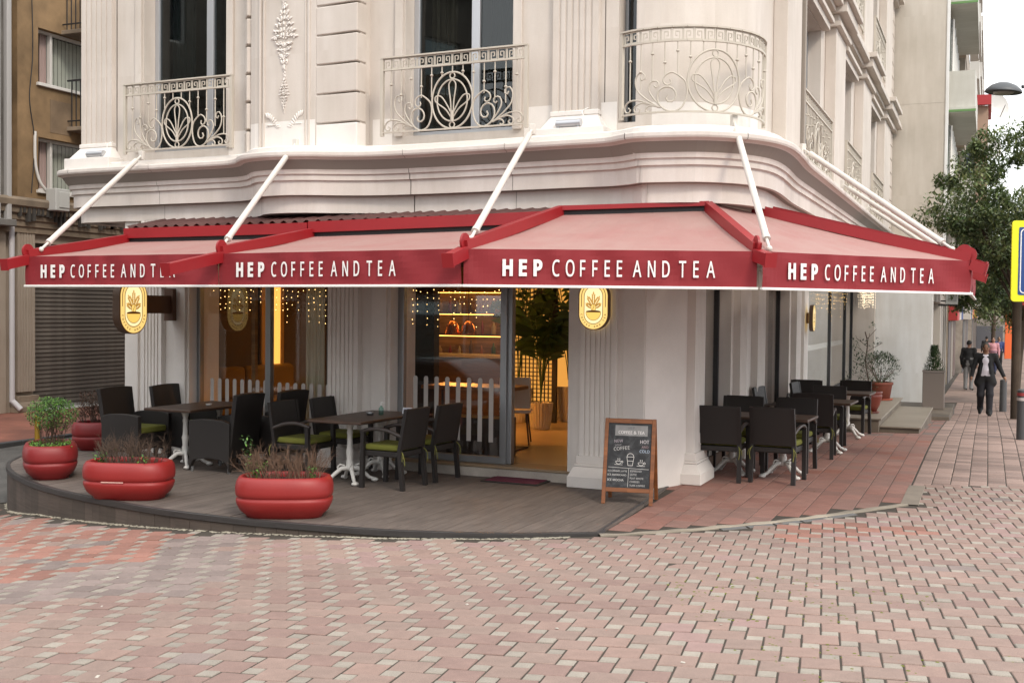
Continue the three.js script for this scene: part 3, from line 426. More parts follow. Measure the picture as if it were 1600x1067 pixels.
// ---------- iron balcony railings ----------
function spiralPts(cx, cy, r0, r1, a0, turns, n = 26) { const P = []; for (let i = 0; i <= n; i++) { const t = i / n, a = a0 + turns * 6.283 * t, r = r0 * Math.pow(1 - t, .8) + r1 * t; P.push([cx + r * Math.cos(a), cy + r * Math.sin(a)]); } return P; }
function railing(parent, W, H, map, nKey) {
  const g = sub('balcony_railing', parent), m = M.iron;
  const t2 = (pts, r_ = .0085, seg = 0, closed = false) => G.tube(pts.map(([u, v]) => map(u, v, 0)), r_ * 1.15, seg || pts.length * 2, 5, closed);
  const strip = (u0, u1, v0, v1, d, n = 14) => { const L = []; const k = Math.max(1, Math.ceil(n * (u1 - u0) / W)); for (let i = 0; i < k; i++) { const a = lerp(u0, u1, i / k), b = lerp(u0, u1, (i + 1) / k); const A = map(a, (v0 + v1) / 2, 0), B = map(b, (v0 + v1) / 2, 0); L.push(G.beam(A, B, d, v1 - v0)); } return L; };
  mk('top_rail', strip(0, W, H - .018, H, .055), m, g); mk('key_rail', strip(0, W, H - .165, H - .145, .03), m, g); mk('bottom_rail', strip(0, W, .035, .052, .03), m, g);
  for (const u of [.015, W - .015]) mk('post', G.beam(map(u, 0, 0), map(u, H - .018, 0), .04, .04, map(u + .1, 0, 0).sub(map(u, 0, 0)).normalize()), m, g);
  // Greek key band
  const kb = [], kw = (W - .06) / nKey, kh = .115, th = .011;
  for (let i = 0; i < nKey; i++) {
    const flip = i % 2, X = (t) => .03 + i * kw + (flip ? 1 - t : t) * kw * .96, Y = (t) => H - .142 + t * kh;
    const path = [[.04, 0], [.04, 1], [.94, 1], [.94, .02], [.3, .02], [.3, .72], [.68, .72], [.68, .34], [.5, .34]];
    for (let q = 0; q < path.length - 1; q++) { const a = map(X(path[q][0]), Y(path[q][1]), 0), b = map(X(path[q + 1][0]), Y(path[q + 1][1]), 0); kb.push(G.beam(a, b, th, th, Math.abs(path[q][0] - path[q + 1][0]) > .01 ? V(0, 1, 0) : map(X(.5) + .1, 0, 0).sub(map(X(.5), 0, 0)).normalize())); }
  }
  mk('key_frieze', kb, m, g);
  const c = W / 2, mv = .375;
  const ell = (rx, ry) => { const P = []; for (let i = 0; i < 36; i++) P.push([c + rx * Math.cos(i / 36 * 6.283), mv + ry * Math.sin(i / 36 * 6.283)]); return P; };
  const kx = W / 1.95, loop = (x, y, r) => { const P = []; for (let i = 0; i < 12; i++) P.push([x + r * Math.cos(i / 12 * 6.283), y + r * Math.sin(i / 12 * 6.283)]); return P; };
  const tul = (a, l) => { const P = []; for (const [s, t] of [[.05, 0], [.1, .45], [.2, .8], [.19, .93], [.0, 1.02], [-.19, .93], [-.2, .8], [-.1, .45], [-.05, 0]]) { const x = s * .22, y = t * l; P.push([c + (x * Math.cos(a) + y * Math.sin(a) * (.5 + .5 * t)) * kx, mv - .2 + (-x * Math.sin(a) + y * Math.cos(a))]); } return P; };
  mk('medallion', [t2(ell(.27 * kx, .33), .0105, 60, true), t2(ell(.2 * kx, .245), .009, 50, true), t2(loop(c, mv + .288, .033), .008, 16, true), t2(loop(c, mv - .288, .033), .008, 16, true), t2(tul(0, .43), .008, 40), t2(tul(.72, .33), .008, 40), t2(tul(-.72, .33), .008, 40), t2([[c, mv - .255], [c, mv - .12]], .02, 4)], m, g);
  for (const s of [-1, 1]) {
    const X = (x) => c + s * x * kx, sc = [];
    const cv = (pts, r = .0085) => sc.push(t2(pts.map(([x, y]) => [X(x), y]), r));
    cv([[.36, .43], [.29, .36], [.275, .22], [.33, .08], [.41, .045], [.5, .08], [.555, .17], [.54, .27], [.47, .31], [.4, .28], [.375, .215], [.4, .155], [.45, .15], [.475, .19], [.455, .22]], .0095);
    cv([[.36, .43], [.42, .46], [.49, .42], [.5, .36], [.46, .325], [.425, .35], [.435, .385]]);
    cv([[.52, .1], [.6, .2], [.645, .3], [.62, .37], [.565, .375], [.54, .335], [.565, .305], [.59, .325]]);
    cv([[.55, .1], [.68, .2], [.77, .3], [.785, .42], [.74, .48], [.69, .455], [.69, .405], [.725, .4], [.735, .43]]);
    cv([[.52, .09], [.66, .15], [.76, .185], [.87, .18], [.92, .12], [.9, .07], [.86, .065], [.845, .1], [.87, .115]]);
    cv([[.54, .095], [.64, .135], [.73, .15], [.8, .11], [.79, .06], [.745, .058], [.735, .09], [.757, .1]]);
    cv([[.53, .09], [.6, .115], [.655, .105], [.675, .07], [.65, .05], [.625, .065]]);
    mk('scroll', sc, m, g);
  }
  const nb = Math.round(W / .138); let q = 0;
  for (let i = 1; i < nb; i++) {
    const u = i * W / nb, du = Math.abs(u - c) / kx; let v0 = .04; if (du < .265) v0 = mv + .33 * Math.sqrt(1 - (du / .27) ** 2); else if (du < .5) v0 = .43; else if (du < .66) v0 = .36; else if (du < .8) v0 = .3; else if (du < .9) v0 = .18;
    const v1 = H - .165; if (v1 - v0 < .03) continue; const kn = lerp(v0, v1, i % 2 ? .72 : .38); const L = [G.bar(map(u, v0, 0), map(u, v1, 0), .0075, 6)]; if (v1 - v0 > .12) { const p = map(u, kn, 0); L.push(G.sph(.021, p.x, p.y, p.z, 8, 1, .7, 1)); } mk('baluster', L, m, g); q++;
  }
  return g;
}
railing(cafe, 1.84, .95, (u, v, w) => V(-6.46 + u, 3.66 + v, .46 + w), 14);
railing(cafe, 1.95, .95, (u, v, w) => V(-2.37 + u, 3.68 + v, .46 + w), 16);
{ // bowed railing at the corner
  const a0 = Math.atan2(.58, -.76), a1 = Math.atan2(.12, .85), rad = .93, Wc = rad * (a0 - a1);
  railing(cafe, Wc, .95, (u, v, w) => { const a = a0 - u / rad, f = toF(1.9 + (rad + w) * Math.cos(a), -13.08 + (rad + w) * Math.sin(a)); return V(f[0], 3.68 + v, f[1]); }, 18);
  // little bow on the far left corner
  railing(cafe, 1.1, .95, (u, v, w) => { const a = R(170) - u / .42; return V(-7.62 + .42 * Math.cos(a), 3.68 + v, -.72 + .42 * Math.sin(a)); }, 8);
}
for (const k of [0, 1]) for (const [a, b] of [[2.75, 5.7], [7.75, 10.2], [12.6, 15.2]]) railing(cafe, b - a, .95, (u, v, w) => V(a + u, 3.7 + k * FL2 + v, .98 + w).applyMatrix4(FS), 16);
for (const k of [1]) { railing(cafe, 1.84, .95, (u, v, w) => V(-6.46 + u, 3.66 + FL2 + v, .36 + w), 14); railing(cafe, 1.95, .95, (u, v, w) => V(-2.37 + u, 3.68 + FL2 + v, .36 + w), 16); }
// ---------- ground floor fronts ----------
const SILL = -.28, HEAD = 2.55;
{
  const W = M.wallWhite;
  cp('pier', G.span(-6.75, -5.62, -1.1, 2.8, -.5, .12), W); cp('pier', G.span(-3.31, -2.42, -.6, 2.8, -.5, .12), W);
  // corner pier: front face, splayed corner, side face
  { const c = [[.05, -.5], [.05, .15], [.93, .15], S2(-.05, .1), S2(.55, .1), S2(.55, -.5), [.4, -.5]]; cp('corner_pier', G.prism(c, -.6, 2.8), W); }
  const pil = (a, b, n, z1, e) => { const p = sub('pilaster', cafe); mk('shaft', fluted(a, b, DECK + .36, 2.8, .1, z1, n, .035, .024, .018), W, p); mk('base', plinth(a, b, DECK, .08, z1, e), W, p); };
  pil(-6.4, -6.04, 5, .2, 0); pil(-3.29, -2.84, 6, .22, 0); pil(.17, .6, 6, .22, 0);
  for (const [a, b, z] of [[-6.74, -6.5, .16], [-5.86, -5.66, .16], [-2.68, -2.46, .17], [.66, .92, .165]]) cp('panel_strip', G.rspan(a, b, DECK, 2.8, .1, z, .01), W);
  cp('skirting', [G.rspan(-2.84, -2.42, DECK, DECK + .14, .1, .21, .01), G.rspan(-2.84, -2.42, DECK + .14, DECK + .26, .1, .185, .01)], W);
  { const p = sub('pilaster', cafe); mk('shaft', fluted(-.02, .48, DECK + .36, 2.8, .05, .2, 6, .035, .024, .018), W, p, { M: FS }); mk('base', plinth(-.02, .48, DECK, .05, .2, 0), W, p, { M: FS }); }
  cp('lintel', G.span(-5.62, -3.31, HEAD, 2.8, -.4, .08), W); cp('lintel', G.span(-2.42, .05, HEAD, 2.8, -.4, .08), W);
  // windows of the front
  const w1 = windowUnit(-5.62, -3.31, -.3, HEAD, -.08, [-4.42], M.alu, M.glass, null, { fw: .055, dp: .09 });
  cp('window_plinth', G.rspan(-5.62, -3.31, DECK - .3, -.3, -.35, .06, .01), W);
  const w2 = windowUnit(-2.42, -.9, SILL + .005, HEAD, -.1, [], M.alu, M.glass, null, { fw: .085, dp: .08, name: 'sliding_door' });
  mk('stile', G.rspan(-.905, -.845, SILL + .006, HEAD, -.2, -.1, .008), M.alu, w2);
  // white pickets of frosted film on the panes
  const film = mat([.5, .47, .44], .75), pk = (x, y0, h, w = .062) => { const s = new THREE.Shape(); s.moveTo(-w / 2, 0); s.lineTo(w / 2, 0); s.lineTo(w / 2, h - w / 2); s.absarc(0, h - w / 2, w / 2, 0, Math.PI, false); s.lineTo(-w / 2, 0); return new THREE.ExtrudeGeometry(s, { depth: .0015, bevelEnabled: false, curveSegments: 8 }).translate(x, y0, -.073); };
  for (let i = 0; i < 8; i++) mk('film_picket', pk(-5.38 + i * .128, -.1, .72), film, w1); for (let i = 0; i < 8; i++) mk('film_picket', pk(-4.25 + i * .128, -.1, .7), film, w1);
  for (let i = 0; i < 8; i++) mk('film_picket', pk(-2.18 + i * .152, -.02, .78, .06).translate(0, 0, -.022), film, w2);
  // open glass leaf of the entrance, folded inward
  const leaf = sub('open_door_leaf', cafe); mk('pane', G.span(-.105, -.095, SILL + .02, 2.45, -1.02, -.14), M.glass, leaf); mk('patch_fitting', G.rspan(-.118, -.082, SILL + .01, SILL + .09, -.3, -.14, .006), M.darkMetal, leaf); mk('edge_strip', G.span(-.106, -.094, SILL + .1, 2.45, -.143, -.137), M.darkMetal, leaf);
  cp('door_jamb', G.rspan(-.03, .05, SILL, HEAD, -.3, .1, .008), W);
  // entrance step and its tan stone cover
  cp('entrance_step', [G.rspan(-2.42, .05, DECK - .1, SILL - .03, -.3, .07, .01)], mat([.62, .57, .52], .85, { map: T.blotch })); cp('step_tread', G.rspan(-2.42, .05, SILL - .03, SILL + .003, -.32, .085, .008), mat([.36, .27, .18], .5, { map: T.marble }));
  // side front along the street
  const sPier = (a, b, z1 = .12) => sp('pier', G.span(a, b, -1.4, 2.8, -.4, z1), W);
  sPier(2.45, 4.7, .1); sPier(7.4, 9.1, .1); sPier(.45, .6, .1);
  for (const [a, b] of [[2.6, 3.1], [3.9, 4.5], [7.6, 8.1], [8.5, 9.0]]) { const p = sub('pilaster', cafe); mk('shaft', fluted(a, b, DECK + .3, 2.8, .08, .2, 5, .04, .026, .018), W, p, { M: FS }); mk('base', plinth(a, b, DECK, .06, .2, 0), W, p, { M: FS }); mk('capital', [G.rspan(a - .03, b + .03, 2.2, 2.26, .08, .24, .008), G.rspan(a - .05, b + .05, 2.3, 2.38, .08, .26, .008)], W, p, { M: FS }); }
  for (const [a, b] of [[.55, 2.45], [4.7, 7.4], [9.1, 19.3]]) sp('lintel', G.span(a, b, HEAD, 2.8, -.3, .05), W);
  for (const [a, b] of [[.55, 2.45], [4.7, 7.4]]) sp('window_plinth', G.rspan(a, b, -.7, -.2, -.25, .06, .01), W);
  for (const [a, b] of [[.6, 2.45], [4.7, 7.4]]) sp('stone_skirting', G.rspan(a, b, -.5, -.26, .06, .1, .008), mat([.2, .12, .08], .6, { map: T.marble }));
  windowUnit(.55, 2.45, -.2, HEAD, -.1, [1.1], M.darkMetal, M.glass, FS, { fw: .06 }); windowUnit(4.7, 7.4, -.2, HEAD, -.1, [5.9], M.darkMetal, M.glass, FS, { fw: .06 });
  windowUnit(9.15, 18.8, -.25, 2.35, -.06, [10.5, 14.2, 17.2], M.dark, M.glass, FS, { fw: .09, mid: 1.2, name: 'glazed_front' });
  sp('white_band', G.span(9.3, 18.6, .78, .9, -.2, -.19), mat([.6, .62, .6], .6)); sp('front_plinth', G.span(9.1, 19.3, -1.6, -.25, -.3, .02), mat([.3, .26, .21], .7, { map: T.marble }));
  const greenCur = mat([.36, .39, .33], .9, { map: T.cloth }), tan = mat([.27, .2, .12], .9, { map: T.cloth });
  curtain(1.15, 2.4, -.2, HEAD, -.5, 10, .03, greenCur, FS); curtain(4.8, 7.3, -.2, HEAD, -.5, 16, .03, tan, FS);
  // interior shell of the ground floor
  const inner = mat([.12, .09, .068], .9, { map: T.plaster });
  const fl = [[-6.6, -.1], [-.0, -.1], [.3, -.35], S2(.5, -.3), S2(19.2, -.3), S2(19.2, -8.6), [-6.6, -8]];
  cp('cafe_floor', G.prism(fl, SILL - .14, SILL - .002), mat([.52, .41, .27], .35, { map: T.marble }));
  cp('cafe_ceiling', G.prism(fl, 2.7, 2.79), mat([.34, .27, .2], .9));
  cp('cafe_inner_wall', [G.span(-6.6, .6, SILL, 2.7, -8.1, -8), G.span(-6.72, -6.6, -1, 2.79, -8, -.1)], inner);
  sp('cafe_inner_wall', [G.span(8.9, 9.0, SILL, 2.7, -8.6, -.3), G.span(9, 19.2, -1, 2.7, -2.6, -2.5)], mat([.5, .52, .46], .9));
}
// ---------- awnings ----------
const fontB = await new FontLoader().loadAsync('fonts/droid/droid_sans_bold.typeface.json');
const fontR = await new FontLoader().loadAsync('fonts/droid/droid_sans_regular.typeface.json');
function word(text, font, x0, x1, h, sx, bold = 0) { // capital letters of height h filling x0..x1
  const size = h / .714, gl = [...text].map((c) => { const sh = font.generateShapes(c, size); const g = new THREE.ExtrudeGeometry(sh, { depth: .002, bevelEnabled: bold > 0, bevelSize: bold, bevelThickness: .0006, bevelSegments: 1, curveSegments: 6 }); g.computeBoundingBox(); const b = g.boundingBox; g.translate(-b.min.x, 0, 0).scale(sx, 1, 1); return [g, (b.max.x - b.min.x) * sx]; });
  const tot = gl.reduce((a, q) => a + q[1], 0), gap = (x1 - x0 - tot) / Math.max(1, gl.length - 1); let x = x0; return gl.map(([g, w]) => { const r = g.translate(x, 0, 0); x += w + gap; return r; });
}
const canopyTex = tex(512, 2.7, (u, v, i, j) => { // red acrylic cloth under patchy pale dust
  const a = fbm(n1, u, v, 3, 6), b = fbm(n2, u, v, 9, 4), c = hash(i, j), d = clamp(.66 + .75 * (a - .5) + .4 * (b - .5) + .2 * (c - .5), 0, 1); return [lerp(.66, .70, d), lerp(.42, .60, d), lerp(.405, .565, d)];
});
const canopyMat = mat(0xe6e6e6, .85, { map: canopyTex });
const valMat = mat([.27, .015, .022], .75, { map: T.cloth });
const letM = mat([.8, .78, .76], .7);
function awning(label, P, Q, bL, bR, txt, o = {}) {
  const dx = Q[0] - P[0], dz = Q[1] - P[1], L = Math.hypot(dx, dz), ry = -Math.atan2(dz, dx), y0 = o.y || 1.82;
  const g = thing('awning', label, 'awning', [P[0], y0, P[1]], ry, 'red café awnings along the two street fronts');
  const inv = M4(P[0], y0, P[1], ry).invert(), loc = (v) => (v.isVector3 ? v.clone() : V(...v)).applyMatrix4(inv);
  const VH = .34, a = loc(bL), b = loc(bR), fl = V(0, VH, 0), fr = V(L, VH, 0);
  // sagging cloth, with thickness
  const nu = 14, nv = 10, pt = (u, v, t) => { const f = fl.clone().lerp(fr, u), k = a.clone().lerp(b, u), p = f.lerp(k, v); p.y += -.05 * Math.sin(Math.PI * v) * (.4 + .6 * Math.sin(Math.PI * u)) + .006 * Math.sin(u * 37 + v * 9) * Math.sin(Math.PI * v) + t; return p; };
  const pos = []; for (let i = 0; i < nu; i++) for (let j = 0; j < nv; j++) { const u0 = i / nu, u1 = (i + 1) / nu, v0 = j / nv, v1 = (j + 1) / nv; for (const t of [0, -.006]) { const A = pt(u0, v0, t), B = pt(u1, v0, t), C = pt(u1, v1, t), D = pt(u0, v1, t); for (const q of t ? [A, C, B, A, D, C] : [A, B, C, A, C, D]) pos.push(q.x, q.y, q.z); } }
  const cg = new THREE.BufferGeometry(); cg.setAttribute('position', new THREE.Float32BufferAttribute(pos, 3)); cg.computeVertexNormals(); mk('canopy', cg, canopyMat, g);
  // valance hanging from the front bar, softly rippled
  const vp = [], nx = 60, ny = 6, vz = (u, v) => .012 + (1 - v) * (.005 * Math.sin(u * L * 9 + 1.3 * Math.sin(u * 11 + P[0])) + .003 * Math.sin(u * L * 23)) * v * 1.6 + .005 * Math.sin(v * 5 + u * 30) + .004 * Math.sin(u * L * 15 + v * 3.5 + Math.sin(u * 17) * 2);
  for (let i = 0; i < nx; i++) for (let j = 0; j < ny; j++) { const q = (ii, jj) => { const u = ii / nx, v = jj / ny; return [u * L, v * (VH + .005), vz(u, v)]; }; const A = q(i, j), B = q(i + 1, j), C = q(i + 1, j + 1), D = q(i, j + 1); vp.push(...A, ...B, ...C, ...A, ...C, ...D); }
  const vg = new THREE.BufferGeometry(); vg.setAttribute('position', new THREE.Float32BufferAttribute(vp, 3)); vg.computeVertexNormals(); mk('valance', vg, valMat, g);
  mk('hem_bar', G.rspan(-.01, L + .01, -.014, .012, -.006, .036, .006), M.white, g);
  mk('front_bar', G.rspan(0, L, VH - .1, VH - .005, -.09, -.004, .012), M.red, g);
  for (const [s, on, noseL] of [[0, o.left ?? true, o.noseL ?? .3], [1, o.right ?? false, o.noseR ?? .3]]) if (on) {
    const f = s ? fr.clone() : fl.clone(), k = s ? b : a, d = f.clone().sub(k).normalize(); const up = V(0, 1, 0);
    const dn = (o.noseDir && s === (o.noseSide ?? 1)) ? loc(V(P[0], y0, P[1]).add(o.noseDir)).normalize() : d;
    mk('side_arm', G.beam(k.clone().add(V(0, .045, 0)), f.clone().add(V(0, .03, .0)), .085, .11, up), M.red, g);
    const n0 = f.clone().add(V(0, -.03, 0)), n1_ = n0.clone().addScaledVector(dn, noseL).add(V(0, -.02, 0));
    mk('arm_nose', [G.beam(n0, n1_, .1, .115, up), G.beam(n1_.clone().addScaledVector(dn, -.001), n1_.clone().addScaledVector(dn, .012), .12, .135, up)], M.red, g);
    const ear = new THREE.CylinderGeometry(.085, .085, .02, 20).rotateX(Math.PI / 2).rotateY(Math.atan2(d.x, d.z) + Math.PI / 2).translate(f.x - d.x * .02, f.y + .07, f.z - d.z * .02); mk('ear_plate', ear, M.red, g);
  }
  if (o.cassette) { const up = V(0, 1, 0); const ch = o.cassette === true ? .13 : o.cassette, cy = ch / 2 + .04; mk('cassette', [G.beam(a.clone().add(V(-.02, cy, 0)), b.clone().add(V(.02, cy, 0)), .17, ch, up)], M.red, g); mk('cassette_slot', G.beam(a.clone().add(V(0, .015, -.02)), b.clone().add(V(0, .015, -.02)), .12, .05, up), M.dark, g); }
  if (txt) { const [u0, u1, h, v] = txt, w = u1 - u0, X = (t) => u0 + t * w, gs = [...word('HEP', fontB, X(0), X(.183), h, .8, .0035), ...word('COFFEE', fontR, X(.239), X(.563), h, .61, .0018), ...word('AND', fontR, X(.624), X(.786), h, .61, .0018), ...word('TEA', fontR, X(.844), X(1), h, .61, .0018)]; mk('lettering', gs.map((q) => q.clone().translate(0, v, .033)), letM, g); }
  for (const [f, t] of o.rods || []) { const A = loc(f), B = loc(t), d = B.clone().sub(A).normalize(), rod = sub('support_rod', g); mk('tube', [G.bar(A.clone().addScaledVector(d, .14), B.clone().addScaledVector(d, -.16), .034, 12), G.bar(B.clone().addScaledVector(d, -.19), B.clone().addScaledVector(d, -.14), .039, 12)], M.rodWhite, rod); mk('end_fitting', [G.bar(A, A.clone().addScaledVector(d, .16), .014, 8), G.sph(.026, A.x, A.y, A.z, 8)], M.rodWhite, rod); mk('end_fitting', [G.bar(B.clone().addScaledVector(d, -.16), B, .016, 8), G.sph(.03, B.x, B.y, B.z, 8)], M.rodWhite, rod); mk('wall_bracket', G.rbox(.07, .12, .05, .008, A.x, A.y, A.z), M.rodWhite, rod); }
  return g;
}
const bk = (s, y, o) => fw(s, y, o);
awning('red awning above the left corner planters, furthest left, lettering partly hidden by an arm', [-5.74, -13.45], [-3.145, -12.195], bk(-5.95, 2.44, .9), bk(-3.1, 2.45, .9), [.27, 2.27, .104, .096], { cassette: true, noseL: .32, rods: [[V(-5.01, 3.62, -15.37), V(-5.62, 2.26, -13.58)]] });
awning('red awning over the middle table, second from the left', [-3.13, -12.19], [-.475, -10.69], bk(-3.04, 2.46, .9), bk(-.02, 2.5, .92), [.26, 2.28, .106, .096], { cassette: true, noseL: .85, rods: [[V(-2.71, 3.63, -14.18), V(-3.13, 2.25, -12.28)]] });
awning('broad red awning facing the crossing, above the café entrance and corner', [-.46, -10.68], [2.27, -10.6], bk(.1, 2.66, .66), [2.1, 2.7, -12.36], [.365, 2.31, .108, .096], { cassette: .05, noseL: .3, right: true, noseR: .24, noseDir: V(.25, -.12, .75), rods: [[V(.2, 3.62, -12.82), V(-.4, 2.27, -10.82)]] });
awning('red awning turning the corner to the right hand side, above the side tables', [2.31, -10.6], [4.85, -12.08], [2.2, 2.78, -12.48], [2.75, 2.74, -13.1], [.31, 2.3, .106, .096], { left: false, right: true, noseR: .16, rods: [[V(2.37, 3.66, -12.34), V(2.41, 2.2, -10.72)], [sw(1.26, 3.62, 1.2), V(4.72, 2.3, -12.25)]] });
{ const e0 = sw(.12, 0, 3.12), e1 = sw(4.0, 0, 3.12), e2 = sw(4.12, 0, 3.12), e3 = sw(8, 0, 3.12);
  awning('red awning along the side street, seen edge on, nearest the corner', [e0.x, e0.z], [e1.x, e1.z], sw(.4, 2.74, 1.0), sw(4, 2.74, 1.0), null, { y: 1.86, noseL: .2, rods: [[sw(5.4, 3.62, 1.2), sw(3.9, 2.3, 3.05)]] });
  awning('red awning along the side street, seen edge on, farther from the corner', [e2.x, e2.z], [e3.x, e3.z], sw(4.12, 2.74, 1.0), sw(8, 2.74, 1.0), null, { y: 1.86, noseL: .2, rods: [[sw(9.4, 3.62, 1.2), sw(7.9, 2.3, 3.05)]] }); }
{ // corrugated cover strip behind the two left awnings
  const g = thing('corrugated_cover', 'dark red brown corrugated cover strip above the two left awnings', 'roof strip', [.725, 0, -13.3], R(-25)); const pos = [], s0 = -5.98, s1 = .08, N = 260; const P = (i, t) => { const s = lerp(s0, s1, i / N); return [s, lerp(2.62 + .03 * (s + 6) / 6, 2.775, t) + .024 * Math.cos((s - s0) / .168 * 6.283), lerp(.93, .2, t)]; };
  for (let i = 0; i < N; i++) { const A = P(i, 0), B = P(i + 1, 0), C = P(i + 1, 1), D = P(i, 1); pos.push(...A, ...B, ...C, ...A, ...C, ...D); } const q = new THREE.BufferGeometry(); q.setAttribute('position', new THREE.Float32BufferAttribute(pos, 3)); q.computeVertexNormals();
  mk('corrugated_sheet', q, mat([.16, .07, .065], .6, { map: T.blotch }), g); mk('fixing_rail', G.span(s0, s1, 2.5, 2.54, .3, .34), M.dark, g);
}
// ---------- lit oval signs ----------
function signFace(w, h, n) { // emblem: wheat, bean and cup in a double pill, ring lettering
  const c = document.createElement('canvas'), K = 900; c.width = Math.round(K * w / h); c.height = K; const x = c.getContext('2d'), W = c.width, H = K; x.fillStyle = '#f0d795'; x.fillRect(0, 0, W, H); const br = '#5d3a14';
  const pill = (m, lw, open) => { x.lineWidth = lw; x.strokeStyle = br; x.beginPath(); const r = W / 2 - m; x.arc(W / 2, H - W / 2, r, open ? -.1 : 0, open ? Math.PI + .1 : Math.PI, false); if (open) { x.stroke(); x.beginPath(); x.moveTo(m, H - W / 2 - W * .12); x.lineTo(m, W / 2); x.arc(W / 2, W / 2, r, Math.PI, 0, false); x.lineTo(W - m, H - W / 2 - W * .12); x.stroke(); } else { x.arc(W / 2, W / 2, r, Math.PI, 0, false); x.closePath(); x.stroke(); } };
  pill(W * .015, W * .03); x.strokeStyle = br; x.lineWidth = W * .022; x.beginPath(); const m = W * .1, r = W / 2 - m; x.moveTo(m, H - W * .72); x.lineTo(m, W / 2); x.arc(W / 2, W / 2, r, Math.PI, 0, false); x.lineTo(W - m, H - W * .72); x.stroke();
  x.fillStyle = '#fff6d6'; x.beginPath(); const mi = W * .19, ri = W / 2 - mi; x.arc(W / 2, H - W / 2, ri, 0, Math.PI); x.arc(W / 2, W / 2, ri, Math.PI, 0); x.closePath(); x.fill(); pill(mi, W * .02);
  const cx = W / 2, cyy = H * .5; const grainS = (px, py, a, s) => { x.save(); x.translate(px, py); x.rotate(a); x.fillStyle = '#e0b25a'; x.strokeStyle = br; x.lineWidth = W * .007; x.beginPath(); x.ellipse(0, 0, s * .42, s, 0, 0, 6.3); x.fill(); x.stroke(); x.restore(); };
  const ear = (bx, by, a, l) => { for (let i = 0; i < 5; i++) for (const s of [-1, 1]) { const t = i / 5 * l, px = bx + Math.sin(a) * t + Math.cos(a) * s * W * .035, py = by - Math.cos(a) * t + Math.sin(a) * s * W * .035; grainS(px, py, a + s * .4, W * .038); } grainS(bx + Math.sin(a) * l, by - Math.cos(a) * l, a, W * .045); };
  ear(cx, H * .46, 0, H * .2); ear(cx - W * .06, H * .47, -.55, H * .15); ear(cx + W * .06, H * .47, .55, H * .15); ear(cx - W * .11, H * .53, -.95, H * .09); ear(cx + W * .11, H * .53, .95, H * .09);
  x.fillStyle = '#f3d68a'; x.strokeStyle = br; x.lineWidth = W * .014; x.beginPath(); x.ellipse(cx, H * .545, W * .085, H * .075, 0, 0, 6.3); x.fill(); x.stroke(); x.beginPath(); x.moveTo(cx, H * .475); x.quadraticCurveTo(cx + W * .04, H * .52, cx, H * .55); x.quadraticCurveTo(cx - W * .04, H * .58, cx, H * .615); x.stroke();
  x.fillStyle = '#4a2a0c'; x.beginPath(); x.ellipse(cx, H * .63, W * .25, H * .028, 0, 0, 6.3); x.fill(); x.fillStyle = '#efd07c'; x.beginPath(); x.ellipse(cx, H * .635, W * .25, H * .17, 0, .05, Math.PI - .05); x.fill(); x.strokeStyle = br; x.stroke();
  x.fillStyle = br; x.font = 'bold ' + Math.round(W * .085) + 'px sans-serif'; x.textAlign = 'center'; x.textBaseline = 'middle';
  const ring = (t, yc, rad, a0, a1, flip) => [...t].forEach((ch, i) => { const a = lerp(a0, a1, i / (t.length - 1)); x.save(); x.translate(W / 2 + rad * Math.cos(a), yc + rad * Math.sin(a)); x.rotate(a + (flip ? -Math.PI / 2 : Math.PI / 2)); x.fillText(ch, 0, 0); x.restore(); });
  ring('COFFEE AND TEA', H - W / 2, W * .395, Math.PI - .05, .05, true); ring('HEP', W / 2, W * .395, -Math.PI / 2 - .25, -Math.PI / 2 + .25, false);
  const t = new THREE.CanvasTexture(c); t.colorSpace = THREE.SRGBColorSpace; t.flipY = true; return t;
}
function ovalSign(label, w, h, th, M_, dim) {
  const g = thing('oval_sign', label, 'sign'); g.position.setFromMatrixPosition(M_); g.quaternion.setFromRotationMatrix(M_);
  const pill = (m) => { const s = new THREE.Shape(), r = w / 2 - m; s.absarc(0, -h / 2 + w / 2, r, Math.PI, 0, false); s.absarc(0, h / 2 - w / 2, r, 0, Math.PI, false); s.closePath(); return s; };
  mk('case', new THREE.ExtrudeGeometry(pill(0), { depth: th, bevelEnabled: false, curveSegments: 24 }).translate(0, 0, -th), mat([.12, .075, .05], .45, { metalness: .3 }), g);
  const f = signFace(w, h), fm = new THREE.MeshStandardMaterial({ color: 0x221a0c, map: f, emissive: 0xfff0cf, emissiveMap: f, emissiveIntensity: dim, roughness: .4 });
  for (const s of [1, -1]) { const q = new THREE.ShapeGeometry(pill(.006), 24), p = q.attributes.position, uv = new Float32Array(p.count * 2); for (let i = 0; i < p.count; i++) { uv[i * 2] = p.getX(i) / w + .5; uv[i * 2 + 1] = p.getY(i) / h + .5; } q.setAttribute('uv', new THREE.BufferAttribute(uv, 2)); if (s < 0) q.rotateY(Math.PI); q.translate(0, 0, s > 0 ? .003 : -th - .003); mk('lit_face', q, fm, g, { uv: true }); }
  return g;
}
